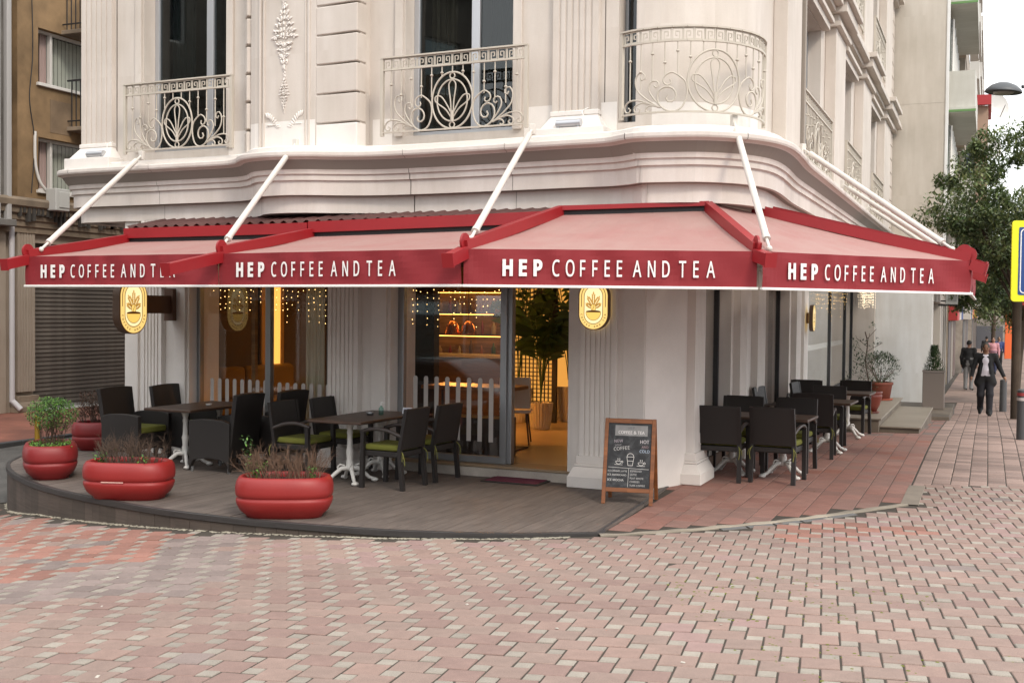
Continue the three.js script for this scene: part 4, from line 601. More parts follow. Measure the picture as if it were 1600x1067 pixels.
{ const m = FM.clone().multiply(M4(-5.8, 1.6, .98, R(90))); const g = ovalSign('large lit oval sign projecting on a brown arm beside the left window', .5, .74, .12, m, .62);
  const b = mat([.1, .05, .03], .5, { metalness: .2 }); mk('bracket_arm', G.span(.23, .72, -.1, .14, -.1, -.02), b, g); mk('wall_plate', G.rspan(.72, .79, -.2, .24, -.14, .02, .006), b, g);
  ovalSign('lit oval sign fixed flat on the pilaster right of the entrance', .36, .56, .07, FM.clone().multiply(M4(.36, 1.66, .32)), .66); mk('spacer', G.box(.1, .2, .04, 0, 0, -.09), b, scene.children[scene.children.length - 1]);
  ovalSign('small lit oval sign on the far side pier, seen edge on', .36, .5, .07, SM.clone().multiply(M4(8.75, 1.5, .34)), .6); mk('spacer', G.box(.1, .2, .06, 0, 0, -.1), b, scene.children[scene.children.length - 1]); }
// ---------- inside the café ----------
const inF = (name, label, cat, s, o, turn = 0, y = SILL, grp) => { const p = fw(s, y, o); return thing(name, label, cat, [p.x, p.y, p.z], R(-25) + turn, grp); };
const warm = (i) => new THREE.MeshStandardMaterial({ color: 0x332211, emissive: 0xffb050, emissiveIntensity: i, roughness: .6 });
{
  for (const [s, o, w, d, k, nm] of [[-3.6, -3.2, 2.6, .5, 1.6, 'nearer the left window'], [-2.2, -5.6, 2.4, .5, 8, 'deeper in the room']]) {
    const g = inF('ceiling_light_panel', 'warm ceiling light panel inside the café, ' + nm, 'ceiling light', s, o, 0, 2.66); mk('casing', G.rbox(w + .06, .05, d + .06, .01, 0, .012, 0), M.dark, g); mk('diffuser', G.box(w, .01, d, 0, -.018, 0), warm(2.2), g);
    const l = new THREE.RectAreaLight(0xffb568, k, w, d); l.position.set(0, -.03, 0); l.rotation.x = -Math.PI / 2; g.add(l);
  }
  // back bar: shelves with bottles and jars, warm strips under each shelf
  const bar = inF('back_bar', 'warmly lit shelves of bottles behind the counter', 'shelves', -4.6, -7.2); const wd = mat([.2, .11, .05], .6, { map: T.wood });
  mk('back_panel', G.span(-1.9, 1.9, .0, 2.7, -.3, -.25), mat([.42, .27, .13], .7, { map: T.wood }), bar);
  for (let i = 0; i < 4; i++) { mk('shelf', G.rspan(-1.8, 1.8, .95 + i * .42, .98 + i * .42, -.25, .05, .005), wd, bar); mk('light_strip', G.span(-1.75, 1.75, .93 + i * .42, .945 + i * .42, -.1, -.07), warm(2.6), bar); }
  const cols = [[.3, .12, .04], [.05, .12, .06], [.4, .3, .2], [.25, .05, .04], [.5, .45, .35], [.12, .08, .05]];
  for (let i = 0; i < 3; i++) for (let k = 0; k < 15; k++) { const p = fw(-4.6 - 1.65 + k * .235 + rr(-.03, .03), SILL + .982 + i * .42, -7.28), r = rr(.03, .05), h = rr(.16, .3); const b = mk('bottle', G.lathe([[0, 0], [r, 0], [r, h * .6], [r * .4, h * .8], [r * .4, h], [0, h]], 10, p.x, p.y, p.z), mat(cols[(k * 7 + i * 3) % 6], .3)); tag(b, 'bottle standing on the lit shelves behind the counter', 'bottle', 'bottles on the lit shelves'); }
  const counter = inF('service_counter', 'dark service counter in front of the lit shelves', 'counter', -4.4, -5.9); mk('body', G.rspan(-1.6, 1.5, 0, 1.02, -.3, .3, .02), mat([.12, .07, .04], .5, { map: T.wood }), counter); mk('worktop', G.rspan(-1.65, 1.55, 1.02, 1.07, -.34, .36, .01), mat([.45, .4, .33], .3), counter);
  for (const [s, nm] of [[-3.2, 'left'], [-2.93, 'right']]) { const g = inF('pendant_lamp', 'copper dome pendant lamp behind the sliding door, ' + nm + ' one of the pair', 'lamp', s, -3, 0, 1.22); mk('shade', G.lathe([[.03, .2], [.05, .19], [.1, .12], [.125, .02], [.13, 0], [.12, .005], [.09, .1], [.04, .17]], 20), mat([.7, .3, .12], .25, { metalness: .9 }), g); mk('bulb', G.sph(.04, 0, .05, 0, 10), warm(6), g); mk('cord', G.cyl(.005, .005, 1.25, 5, 0, .2, 0), M.dark, g); const l = new THREE.PointLight(0xffa850, 2.2, 0, 2); l.position.set(0, .03, 0); g.add(l); }
  // lattice screen in front of a lit wall
  const lat = inF('lattice_screen', 'dark square lattice screen with warm light behind it', 'screen', -2.85, -5.1), bars = []; for (let i = 0; i <= 12; i++) bars.push(G.span(-.42 + i * .07 - .008, -.42 + i * .07 + .008, 0, 2.9, -.01, .01)); for (let j = 0; j <= 41; j++) bars.push(G.span(-.42, .42, j * .07 - .008, j * .07 + .008, -.012, .012)); mk('lattice', bars, M.darkMetal, lat); mk('frame_post', G.span(.43, .5, 0, 2.9, -.03, .03), M.dark, lat); mk('frame_post', G.span(-.5, -.43, 0, 2.9, -.03, .03), M.dark, lat);
  mk('lit_panel', G.span(-.45, .6, 0, 2.9, -.4, -.38), warm(.42), lat);
  const st = inF('light_column', 'glowing warm light strip up the inner left wall', 'light strip', -6.5, -2.95); mk('glow', G.rspan(-.02, .03, .62, 2.9, -.14, .14, .01), warm(.85), st); mk('back', G.span(-.06, -.02, .4, 2.95, -.3, .3), mat([.4, .25, .1], .7), st); { const l = new THREE.RectAreaLight(0xffb050, 1.6, .28, 2.2); l.position.set(.05, 1.75, 0); l.lookAt(l.position.clone().add(V(1, 0, 0))); l.rotation.set(0, -Math.PI / 2, 0); st.add(l); }
  // mustard banquette against the left wall
  const bq = inF('banquette', 'mustard yellow upholstered bench behind the left window', 'bench', -6.25, -2.1); const mus = mat([.2, .125, .03], .9, { map: T.cloth }); mk('seat', G.rbox(.6, .18, 2.6, .05, 0, .36, 0), mus, bq); mk('base', G.box(.55, .27, 2.55, 0, .135, 0), M.dark, bq); for (let i = 0; i < 4; i++) mk('back_cushion', G.rbox(.2, .5, .62, .08, -.22, .7, -.96 + i * .64), mus, bq);
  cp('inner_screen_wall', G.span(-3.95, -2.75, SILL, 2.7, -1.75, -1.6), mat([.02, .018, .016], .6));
  const lc = inF('low_cabinet', 'dark low cabinet behind the sliding glass door', 'cabinet', -1.72, -.75); mk('body', G.rspan(-.62, .55, 0, .5, -.2, .2, .01), mat([.03, .022, .018], .5), lc); for (const x of [-.22, .17]) mk('door_gap', G.span(x - .004, x + .004, .04, .46, .198, .204), M.dark, lc);
  // tall potted palms
  const leafM = [mat([.06, .13, .03], .55), mat([.1, .18, .045], .55), mat([.04, .085, .025], .55)], potW = mat([.62, .58, .5], .6, { map: T.plaster });
  const palm = (label, s, o, ph, pr, H, n) => {
    const g = inF('potted_palm', label, 'potted plant', s, o, rnd() * 6, SILL, 'palms in white fluted pots'); const pts = []; for (let i = 0; i < 48; i++) { const a = i / 48 * 6.283, r = i % 2 ? 1 : .965; pts.push([Math.cos(a) * r, Math.sin(a) * r]); }
    const pos = [], prof = [[.72, 0], [.8, ph * .1], [1, ph], [.9, ph], [.85, ph * .85]]; for (let i = 0; i < 48; i++) for (let k = 0; k < 4; k++) { const q = (ii, kk) => [pts[ii % 48][0] * prof[kk][0] * pr, prof[kk][1], pts[ii % 48][1] * prof[kk][0] * pr]; const A = q(i, k), B = q(i + 1, k), C = q(i + 1, k + 1), D = q(i, k + 1); pos.push(...A, ...C, ...B, ...A, ...D, ...C); } const pg = new THREE.BufferGeometry(); pg.setAttribute('position', new THREE.Float32BufferAttribute(pos, 3)); pg.computeVertexNormals(); mk('pot', pg, potW, g); mk('soil', G.cyl(pr * .84, pr * .84, .02, 20, 0, ph * .84, 0), mat([.03, .02, .015], .95), g);
    const stems = [], L = [];
    for (let k = 0; k < n; k++) {
      const az = rnd() * 6.283, lean = rr(.1, .6), h = H * rr(.55, 1), P = []; for (let i = 0; i <= 5; i++) { const t = i / 5; P.push(V(Math.cos(az) * lean * t * t * h * .6, ph * .8 + h * t * (1 - .18 * t * lean), Math.sin(az) * lean * t * t * h * .6)); } stems.push(G.tube(P, .008, 8, 5));
      const top = P[5], tan = P[5].clone().sub(P[4]).normalize();
      for (let i = 0; i < 18; i++) { const t = i / 17, base = P[3].clone().lerp(top, t), side = i % 2 ? 1 : -1, l = rr(.34, .62) * (1 - .3 * t), d = V(Math.cos(az + side * 1.2), .25 - .5 * t + rr(-.2, .3), Math.sin(az + side * 1.2)).normalize().addScaledVector(tan, .6).normalize(), wv = new THREE.Vector3().crossVectors(d, V(0, 1, 0)).normalize().multiplyScalar(.013), m = base.clone().addScaledVector(d, l * .55).add(V(0, .02, 0)), e = base.clone().addScaledVector(d, l).add(V(0, -l * .35, 0)); const a = base.clone(), b1 = m.clone().add(wv), b2 = m.clone().sub(wv); L.push([a, b1, e], [a, e, b2]); }
    }
    mk('stem', stems, leafM[2], g); const mats = [[], [], []]; L.forEach((t, i) => mats[(i >> 1) % 3].push(...t.flatMap((v) => [v.x, v.y, v.z]))); mats.forEach((p, i) => { const q = new THREE.BufferGeometry(); q.setAttribute('position', new THREE.Float32BufferAttribute(p, 3)); q.computeVertexNormals(); mk('foliage', q, leafM[i], g, { kind: 'stuff' }); });
  };
  palm('potted palm nearest the open doorway, in a white fluted pot', -2.2, -4.1, .42, .2, 2.1, 12); palm('potted palm behind the doorway, left of the nearest pot', -3.0, -5.0, .55, .24, 2.2, 7); palm('potted palm behind the doorway, right of the nearest pot', -2.3, -5.5, .6, .26, 2.3, 8);
  // white shell chair and a high wooden table inside the door
  const ch = inF('shell_chair', 'white plastic shell chair just inside the door', 'chair', -1.75, -2.2, R(200)); mk('shell', [G.rbox(.44, .05, .42, .02, 0, .46, 0), G.rbox(.44, .44, .04, .02, 0, .72, -.2)], mat([.62, .55, .46], .5), ch); for (const [x, z] of [[-.2, -.2], [.2, -.2], [-.2, .2], [.2, .2]]) mk('leg', G.bar([x, 0, z], [x * .75, .45, z * .7], .012, 8), M.dark, ch);
  const tb = inF('wooden_table', 'wooden table behind the sliding glass door', 'table', -2.05, -1.5); mk('top', G.rbox(1.3, .05, .7, .01, 0, .82, 0), mat([.32, .16, .06], .5, { map: T.wood }), tb); for (const x of [-.5, .5]) { mk('leg', G.cyl(.02, .02, .8, 8, x, 0, 0), M.dark, tb); mk('foot', G.rbox(.4, .02, .5, .008, x, .01, 0), M.dark, tb); }
  // pale curtain beside the left window, dark drape next to it
  const trans = new THREE.MeshPhysicalMaterial({ color: lin(.5, .52, .42), roughness: 1, transmission: .35, thickness: 0 }); curtain(-4.02, -3.72, -.2, HEAD, -.35, 3, .015, trans); curtain(-3.72, -3.36, -.2, HEAD, -.38, 3, .02, mat([.12, .1, .075], .9));
  cp('wood_strip', G.span(-5.0, -4.94, -.2, HEAD, -.5, -.44), mat([.3, .17, .06], .6, { map: T.wood })); 
  // strings of small lights behind the panes
  const bulbM = new THREE.MeshStandardMaterial({ color: 0x442200, emissive: 0xffcf80, emissiveIntensity: 3 });
  const strings = (label, x0, x1, o, n, yTop, Mx) => { const g = thing('string_lights', label, 'string lights', [0, 0, 0]); const b = [], w = []; for (let i = 0; i < n; i++) { const s = lerp(x0, x1, (i + rr(.2, .8)) / n), len = rr(.35, .85), y1 = yTop; const P = (y) => V(s, y, o).applyMatrix4(Mx); w.push(G.bar(P(y1), P(y1 - len), .0012, 3)); for (let k = 0; k < len / .085; k++) { const p = P(y1 - k * .085 - rr(.02, .06)); b.push(G.sph(rr(.0035, .006), p.x + rr(-.01, .01), p.y, p.z, 5)); } } mk('bulbs', b, bulbM, g, { kind: 'stuff' }); mk('wires', w, mat([.2, .16, .1], .8), g, { kind: 'stuff' }); };
  strings('curtain of tiny warm string lights inside the left window', -5.5, -3.4, -.2, 24, 2.2, FM); strings('curtain of tiny warm string lights inside the sliding door', -2.35, -.95, -.2, 18, 2.2, FM); strings('tiny string lights hanging at the glazed side front', 9.4, 15, .25, 18, 2.25, SM);
  const g = thing('icicle_lights', 'bright cluster of icicle lights hanging under the far side awning', 'string lights', [0, 0, 0]), b = []; for (let i = 0; i < 60; i++) { const s = rr(7.6, 8.3), o = rr(1.2, 1.5), n = 3 + rnd() * 7; for (let k = 0; k < n; k++) { const p = sw(s, 2.12 - k * .045 - rr(0, .03), o); b.push(G.sph(.006, p.x, p.y, p.z, 5)); } } mk('bulbs', b, new THREE.MeshStandardMaterial({ color: 0x554433, emissive: 0xffe6c0, emissiveIntensity: 1.2 }), g, { kind: 'stuff' }); mk('wire', G.bar(sw(7.5, 2.16, 1.35), sw(8.4, 2.16, 1.35), .006, 5), M.dark, g);
}
// ---------- terrace furniture ----------
const rattan = mat([.03, .0245, .022], .5, { map: T.weave, bumpMap: weaveB, bumpScale: .003 }), rattanPlain = mat([.016, .013, .012], .5), cushM = mat([.17, .175, .026], .9, { map: T.cloth }), cushT = mat([.2, .2, .05], .9);
const armM = mat([.05, .04, .036], .5);
function openChair(label) { // four straight legs, woven back, olive seat pad tied on; front is +z
  const g = thing('armchair', label, 'chair');
  for (const s of [-1, 1]) { mk('leg', G.beam([s * .255, 0, .25], [s * .255, .64, .235], .045, .05, V(1, 0, 0)), rattanPlain, g); mk('leg', G.beam([s * .255, 0, -.28], [s * .25, .45, -.235], .045, .05, V(1, 0, 0)), rattanPlain, g); mk('back_post', G.beam([s * .25, .44, -.235], [s * .245, .9, -.315], .04, .045, V(1, 0, 0)), rattanPlain, g); mk('armrest', G.tube([[s * .255, .63, .27], [s * .262, .67, .12], [s * .262, .66, -.08], [s * .252, .6, -.26]], .022, 16, 8).scale(1, 1, 1), armM, g); }
  mk('seat', [G.rspan(-.24, .24, .36, .425, -.24, .25, .012)], rattan, g); mk('backrest', G.rbox(.47, .47, .035, .015, 0, .235, 0).rotateX(R(-10)).translate(0, .445, -.238), rattan, g);
  const c = mk('seat_pad', G.rbox(.47, .07, .46, .03, 0, .462, .01, 4), cushM, g); for (const s of [-1, 1]) { mk('tie', G.tube([[s * .22, .45, -.2], [s * .25, .42, -.27], [s * .265, .36, -.3], [s * .255, .28, -.305]], .005, 12, 5), cushT, g); mk('tie', G.tube([[s * .25, .42, -.27], [s * .28, .385, -.285], [s * .29, .33, -.29]], .004, 10, 5), cushT, g); }
  return g;
}
function tubChair(label) { // high woven armchair, sides down to the floor with an arched hem
  const g = thing('woven_armchair', label, 'chair');
  const side = () => { const s = new THREE.Shape(); s.moveTo(-.3, .03); s.quadraticCurveTo(-.28, .14, -.2, .16); s.quadraticCurveTo(0, .2, .2, .16); s.quadraticCurveTo(.26, .13, .28, .03); s.lineTo(.28, .62); s.quadraticCurveTo(.1, .66, -.22, .63); s.lineTo(-.3, .6); s.closePath(); return new THREE.ExtrudeGeometry(s, { depth: .05, bevelEnabled: true, bevelSize: .008, bevelThickness: .008, bevelSegments: 2 }); };
  for (const sg of [-1, 1]) mk('side_panel', side().rotateY(-Math.PI / 2).translate(sg * .285 + .025, 0, 0), rattan, g);
  { const s = new THREE.Shape(); s.moveTo(-.27, .17); s.quadraticCurveTo(0, .24, .27, .17); s.lineTo(.29, .95); s.quadraticCurveTo(0, .985, -.29, .95); s.closePath(); mk('backrest', new THREE.ExtrudeGeometry(s, { depth: .045, bevelEnabled: true, bevelSize: .008, bevelThickness: .008, bevelSegments: 2 }).rotateX(R(-9)).translate(0, .0, -.25), rattan, g); }
  mk('seat', G.rspan(-.26, .26, .2, .4, -.26, .27, .015), rattan, g); mk('seat_pad', G.rbox(.5, .08, .5, .03, 0, .44, .02, 4), cushM, g);
  for (const [x, z] of [[-.28, .26], [.28, .26], [-.28, -.28], [.28, -.28]]) mk('foot', G.cyl(.016, .022, .06, 10, x, 0, z), M.alu, g);
  return g;
}
const topM = mat([.105, .066, .05], .42, { map: T.wood }), pedM = mat([.7, .68, .64], .5, { map: T.cloth });
function pedestal(g, x, z) {
  const p = sub('pedestal', g, x, 0, z); mk('column', G.lathe([[.0, .14], [.05, .14], [.055, .18], [.04, .2], [.045, .24], [.035, .27], [.04, .33], [.047, .37], [.034, .4], [.03, .55], [.036, .58], [.03, .61], [.045, .67], [.06, .69], [.06, .7], [0, .7]], 14), pedM, p); mk('top_plate', G.rbox(.34, .012, .34, .004, 0, .706, 0), pedM, p);
  for (let k = 0; k < 4; k++) { const a = k * Math.PI / 2 + Math.PI / 4, c = Math.cos(a), s = Math.sin(a), P = [[.03, .17], [.1, .165], [.17, .11], [.23, .055], [.29, .035]]; const L = []; for (let i = 0; i < P.length - 1; i++) L.push(G.bar([P[i][0] * c, P[i][1], P[i][0] * s], [P[i + 1][0] * c, P[i + 1][1], P[i + 1][0] * s], .03 - i * .003, 8, .027 - i * .003), G.sph(.028 - i * .003, P[i][0] * c, P[i][1], P[i][0] * s, 8)); L.push(G.sph(.034, .295 * c, .026, .295 * s, 10, 1.3, .75, 1.3), G.tube([[.06 * c, .2, .06 * s], [.12 * c, .21, .12 * s], [.14 * c, .17, .14 * s], [.11 * c, .15, .11 * s]], .01, 10, 6)); mk('foot', L, pedM, p); }
}
function table(label, x, z, turn, w, d, peds) { const g = thing('cafe_table', label, 'table', [x, gy(x, z) > DECK - .3 && inPoly(deckPoly, x, z) ? DECK : gy(x, z), z], turn); mk('table_top', G.rbox(w, .035, d, .012, 0, .73, 0, 3), topM, g); for (const [a, b] of peds) pedestal(g, a, b); return g; }
const at = (s, o) => fw(s, DECK, o);
{
  const t1 = at(-4.84, .78); table('brown table with a white cast foot between the high woven chairs', t1.x, t1.z, R(-25), .74, 1.3, [[.02, .33], [.02, -.33]]);
  const t2 = at(-2.26, .91); table('long brown table in front of the sliding door, two white cast feet', t2.x, t2.z, R(-25), .72, 1.4, [[-.02, .33], [-.02, -.33]]);
  const tub = tubChair(''); const put = (proto, first, label, p, turn, grp) => { if (first) { proto.position.set(...p); proto.rotation.y = turn; tag(proto, label, 'chair', grp); return proto; } return dup(proto, label, p, turn, grp); };
  const gA = 'high woven armchairs at the left table', gB = 'woven armchairs with olive pads';
  [[-5.6, 1.12, 67, 'high dark woven armchair nearest the left pilaster, left of its table'], [-5.42, .38, 63, 'high dark woven armchair behind the left table, against the window'], [-4.22, 1.1, -112, 'high dark woven armchair right of the left table, nearer the planters'], [-4.08, .36, -116, 'high dark woven armchair right of the left table, close to the window']].forEach(([s, o, t, l], i) => { const p = at(s, o); put(tub, !i, l, [p.x, DECK, p.z], R(t), gA); });
  const oc = openChair('');
  [[-2.95, 1.2, 64, 'dark open armchair left of the middle table, nearer the planters'], [-2.87, .48, 68, 'dark open armchair left of the middle table, by the fluted pilaster'], [-1.7, 1.24, -115, 'dark open armchair right of the middle table, out on the deck'], [-1.66, .52, -118, 'dark open armchair right of the middle table, beside the sliding door']].forEach(([s, o, t, l], i) => { const p = at(s, o); put(oc, !i, l, [p.x, DECK, p.z], R(t), gB); });
  // tables along the side street
  const gr = (x, z) => [x, gy(x, z), z];
  table('long brown table nearest the corner column on the tiled pavement', 3.06, -14.08, R(-25), 1.35, .7, [[-.32, 0], [.32, 0]]); table('middle brown table of the side row', 4.6, -16.5, R(-25), .75, .75, [[0, 0]]); table('farthest brown table of the side row, by the stone steps', 5.55, -18.75, R(-25), .8, .75, [[0, 0]]);
  [[2.57, -13.75, 157, 'dark open armchair with its back to the street, beside the corner column'], [3.21, -13.62, 152, 'dark open armchair with its back to the street, right of the chair by the column'], [2.97, -14.85, -24, 'dark open armchair behind the first side table, left one'], [3.6, -14.6, -27, 'dark open armchair behind the first side table, right one'], [4.28, -16.0, 160, 'dark open armchair drawn up to the middle side table, nearest the road'], [3.98, -16.9, 60, 'dark open armchair left of the middle side table'], [4.75, -17.15, -22, 'dark open armchair behind the middle side table'], [4.92, -18.5, 62, 'dark open armchair left of the farthest side table'], [5.02, -19.45, -20, 'dark open armchair behind the farthest side table, farther left'], [5.82, -19.45, -30, 'dark open armchair facing the viewer behind the farthest side table, green pad showing']].forEach(([x, z, t, l]) => dup(oc, l, gr(x, z), R(t), gB));
  // things on the tables
  const item = (name, label, cat, s, o, y = .7475) => { const p = at(s, o); return thing(name, label, cat, [p.x, DECK + y, p.z], R(-25)); };
  const sp_ = item('spray_bottle', 'small clear spray bottle on the middle table', 'bottle', -2.18, .72); mk('bottle', G.lathe([[0, 0], [.028, 0], [.03, .01], [.03, .08], [.012, .1], [.012, .115], [0, .115]], 14), glassMat({ color: 0xbfe0d8, roughness: .1 }), sp_); mk('pump', [G.cyl(.014, .012, .03, 10, 0, .112, 0), G.rbox(.045, .014, .018, .004, .012, .148, 0)], M.white, sp_);
  const ash = item('ashtray', 'small round metal ashtray on the middle table', 'ashtray', -2.3, .78); mk('bowl', G.lathe([[0, .005], [.04, 0], [.046, .02], [.046, .035], [.04, .035], [.036, .01], [0, .01]], 16), M.alu, ash);
  const cd = item('table_card', 'small white printed card standing on the middle table', 'card', -2.0, .42); { const c = document.createElement('canvas'); c.width = 200; c.height = 130; const x = c.getContext('2d'); x.fillStyle = '#e9ecf2'; x.fillRect(0, 0, 200, 130); x.fillStyle = '#4a5a80'; for (let i = 0; i < 5; i++) x.fillRect(16, 20 + i * 20, 168 - (i % 3) * 30, 8); const t = new THREE.CanvasTexture(c); t.colorSpace = THREE.SRGBColorSpace; mk('card', new THREE.BoxGeometry(.12, .075, .004).rotateX(-.35).translate(0, .036, 0), mat(0xffffff, .6, { map: t }), cd, { uv: true }); }
  const as2 = item('ashtray', 'small white dish on the left table', 'dish', -4.75, .75); mk('bowl', G.lathe([[0, .005], [.03, 0], [.04, .02], [.036, .022], [0, .01]], 14), M.white, as2);
  // burgundy door mat
  const dm = thing('door_mat', 'burgundy rubber edged mat lying before the entrance', 'mat', [.09, DECK + .002, -13.4], R(-25)); mk('rubber_edge', G.rbox(.74, .014, .54, .006, 0, .007, 0), mat([.03, .025, .022], .8), dm); mk('carpet', G.rbox(.66, .012, .46, .005, 0, .014, 0), mat([.16, .018, .05], .95, { map: T.grain, bumpMap: TB.grain, bumpScale: .004 }), dm);
}
// chalk board
{
  const W = .54, H = .9, tilt = R(13), g = thing('chalk_board', 'wooden framed folding chalk board standing before the corner column', 'board', [1.27, DECK, -12.03], R(-15)), wd = mat([.34, .125, .04], .5, { map: T.wood });
  const c = document.createElement('canvas'); c.width = 640; c.height = 980; const x = c.getContext('2d'); x.fillStyle = '#2a2c2f'; x.fillRect(0, 0, 640, 980);
  for (let i = 0; i < 260; i++) { x.globalAlpha = .025; x.fillStyle = '#fff'; x.beginPath(); x.ellipse(rnd() * 640, rnd() * 980, rr(20, 120), rr(8, 40), rnd() * 3, 0, 6.3); x.fill(); } x.globalAlpha = .55; x.fillStyle = '#c9c6c4'; x.fillRect(100, 30, 480, 160); x.globalAlpha = 1;
  const tx = (t, px, py, s, col, rot = 0, al = 'left') => { x.save(); x.translate(px, py); x.rotate(rot); x.font = s + 'px sans-serif'; x.textAlign = al; x.fillStyle = col; x.globalAlpha = .85; x.fillText(t, 0, 0); x.restore(); };
  tx('HEP', 340, 90, 54, '#55565a', 0, 'center'); tx('COFFEE & TEA', 340, 160, 62, '#f4f2f0', 0, 'center'); tx('NEW', 90, 300, 62, '#b9aeb6', -.08); tx('your', 110, 350, 46, '#a7a3a4', -.1); tx('COFFEE', 90, 425, 72, '#cfccc9', -.14); tx('HOT', 470, 300, 70, '#e6dfe2'); tx('AND', 500, 370, 50, '#b08f93'); tx('COLD', 470, 440, 60, '#bcd0e6');
  x.strokeStyle = '#e8e6e2'; x.lineWidth = 7; x.globalAlpha = .85; const cup = (px, py) => { x.beginPath(); x.arc(px, py, 42, .1, Math.PI - .1); x.moveTo(px - 42, py); x.lineTo(px + 42, py); x.moveTo(px + 42, py + 4); x.arc(px + 48, py + 10, 16, -1.4, 1.6); x.moveTo(px - 60, py + 52); x.lineTo(px + 60, py + 52); for (const d of [-15, 12]) { x.moveTo(px + d, py - 12); x.quadraticCurveTo(px + d + 14, py - 28, px + d, py - 44); } x.stroke(); }; cup(170, 580); cup(500, 590);
  x.beginPath(); x.moveTo(290, 510); x.lineTo(310, 640); x.lineTo(375, 640); x.lineTo(395, 510); x.closePath(); x.moveTo(295, 505); x.arc(342, 505, 48, Math.PI, 0); x.moveTo(300, 570); x.lineTo(388, 570); x.stroke(); x.lineWidth = 5; x.beginPath(); x.moveTo(20, 672); x.lineTo(620, 690); x.moveTo(325, 680); x.lineTo(320, 965); x.stroke();
  tx('ICE CARAMEL LATTE', 15, 740, 32, '#e3e1dd'); tx('ICE AMERICANO', 15, 800, 38, '#e3e1dd'); tx('ICE MOCHA', 15, 880, 46, '#e9e7e3'); ['ESPRESSO', 'LATTE', 'FLAT WHITE', 'COFFEES', 'TURK COFFEE'].forEach((t, i) => tx(t, 345, 735 + i * 54, 38, '#dad8d4'));
  const t = new THREE.CanvasTexture(c); t.colorSpace = THREE.SRGBColorSpace; const slate = mat(0xffffff, .8, { map: t });
  const f = [0, 1].map((k) => { const p = sub('leaf', g, 0, H * Math.cos(tilt), 0, k ? Math.PI : 0); const tl = (q) => q.translate(0, -H, 0).rotateX(-tilt).translate(0, 0, .012); for (const s of [-1, 1]) mk('stile', tl(G.rbox(.04, H, .025, .004, s * (W / 2 - .02), H / 2, 0)), wd, p); mk('rail', tl(G.rbox(W - .08, .045, .022, .004, 0, H - .024, 0)), wd, p); mk('rail', tl(G.rbox(W - .08, .045, .022, .004, 0, .15, 0)), wd, p); mk('slate', tl(new THREE.BoxGeometry(W - .08, H - .22, .008).translate(0, .1725 + (H - .22) / 2, 0)), slate, p, { uv: true }); return p; });
}
// red plastic planters
function planterGeo(a, b, inner) { const N = 56, prof = [[.76, 0], [.8, .0], [.82, .025], [.93, .085], [.985, .15], [1, .19], [.995, .215], [.965, .228], [.965, .236], [1, .25], [1.01, .29], [1.01, .35], [.99, .41], [.95, .45], [.9, .462], [.86, .452], [.845, .42], [.84, .36]].map(([k, y]) => [k, y * .86]), pos = []; const R_ = (th, k = 0) => { const e = 2.9, c = Math.abs(Math.cos(th)), s = Math.abs(Math.sin(th)); return 1 / Math.pow(Math.pow(c / (a - k), e) + Math.pow(s / (b - k), e), 1 / e); }; const q = (i, k) => { const th = i / N * 6.283185, r = R_(th, (1 - prof[k][0]) * .5); return [Math.cos(th) * r, prof[k][1], Math.sin(th) * r]; }; const idx = [], nrm = []; for (let k = 0; k < prof.length; k++) for (let i = 0; i < N; i++) pos.push(...q(i, k)); for (let k = 0; k < prof.length - 1; k++) for (let i = 0; i < N; i++) { const j = (i + 1) % N, A = k * N + i, B = k * N + j, C = (k + 1) * N + j, D = (k + 1) * N + i; idx.push(A, C, B, A, D, C); } const g = new THREE.BufferGeometry(); g.setAttribute('position', new THREE.Float32BufferAttribute(pos, 3)); g.setIndex(idx); g.computeVertexNormals(); return g; }
const twigM = mat([.1, .065, .045], .9), twigM2 = mat([.16, .095, .06], .9), soilM = mat([.03, .021, .015], .95, { map: T.grain, bumpMap: TB.grain, bumpScale: .01 }), greenM = [mat([.06, .15, .02], .6), mat([.1, .22, .03], .6), mat([.035, .09, .02], .6)];
function leafTris(list, p, d, l, w) { const up = Math.abs(d.y) > .9 ? V(1, 0, 0) : V(0, 1, 0), s = new THREE.Vector3().crossVectors(d, up).normalize().multiplyScalar(w), m = p.clone().addScaledVector(d, l * .5), e = p.clone().addScaledVector(d, l); const a = m.clone().add(s), b = m.clone().sub(s); list.push(p.x, p.y, p.z, a.x, a.y, a.z, e.x, e.y, e.z, p.x, p.y, p.z, e.x, e.y, e.z, b.x, b.y, b.z); }
const triGeo = (a) => { const g = new THREE.BufferGeometry(); g.setAttribute('position', new THREE.Float32BufferAttribute(a, 3)); g.computeVertexNormals(); return g; };
const rdir = (up = 0) => { const a = rnd() * 6.283, z = rr(-1, 1), r = Math.sqrt(1 - z * z); return V(r * Math.cos(a), z + up, r * Math.sin(a)).normalize(); };
function twigs(n, box, h, leafyTips) { // dry branching twigs
  const L = []; for (let k = 0; k < n; k++) { const x = rr(-box[0], box[0]), z = rr(-box[1], box[1]); let p = V(x, .345, z), d = V(x * .6 + rr(-.4, .4), 1, z * .6 + rr(-.4, .4)).normalize(); const H = h * rr(.55, 1); let r = .0045; for (let i = 0; i < 4; i++) { const q = p.clone().addScaledVector(d, H / 4); L.push(G.bar(p, q, r, 3, r * .75)); if (i > 0) for (let b = 0; b < 3; b++) { const e = d.clone().add(rdir(.3).multiplyScalar(.9)).normalize(); const q2 = q.clone().addScaledVector(e, H * rr(.12, .26)); L.push(G.bar(q, q2, r * .6, 3, r * .35)); if (rnd() < .6) L.push(G.bar(q2, q2.clone().addScaledVector(e.add(rdir().multiplyScalar(.7)).normalize(), H * .12), r * .4, 3, r * .25)); } p = q; r *= .8; d.add(rdir().multiplyScalar(.3)).normalize(); } } return L;
}
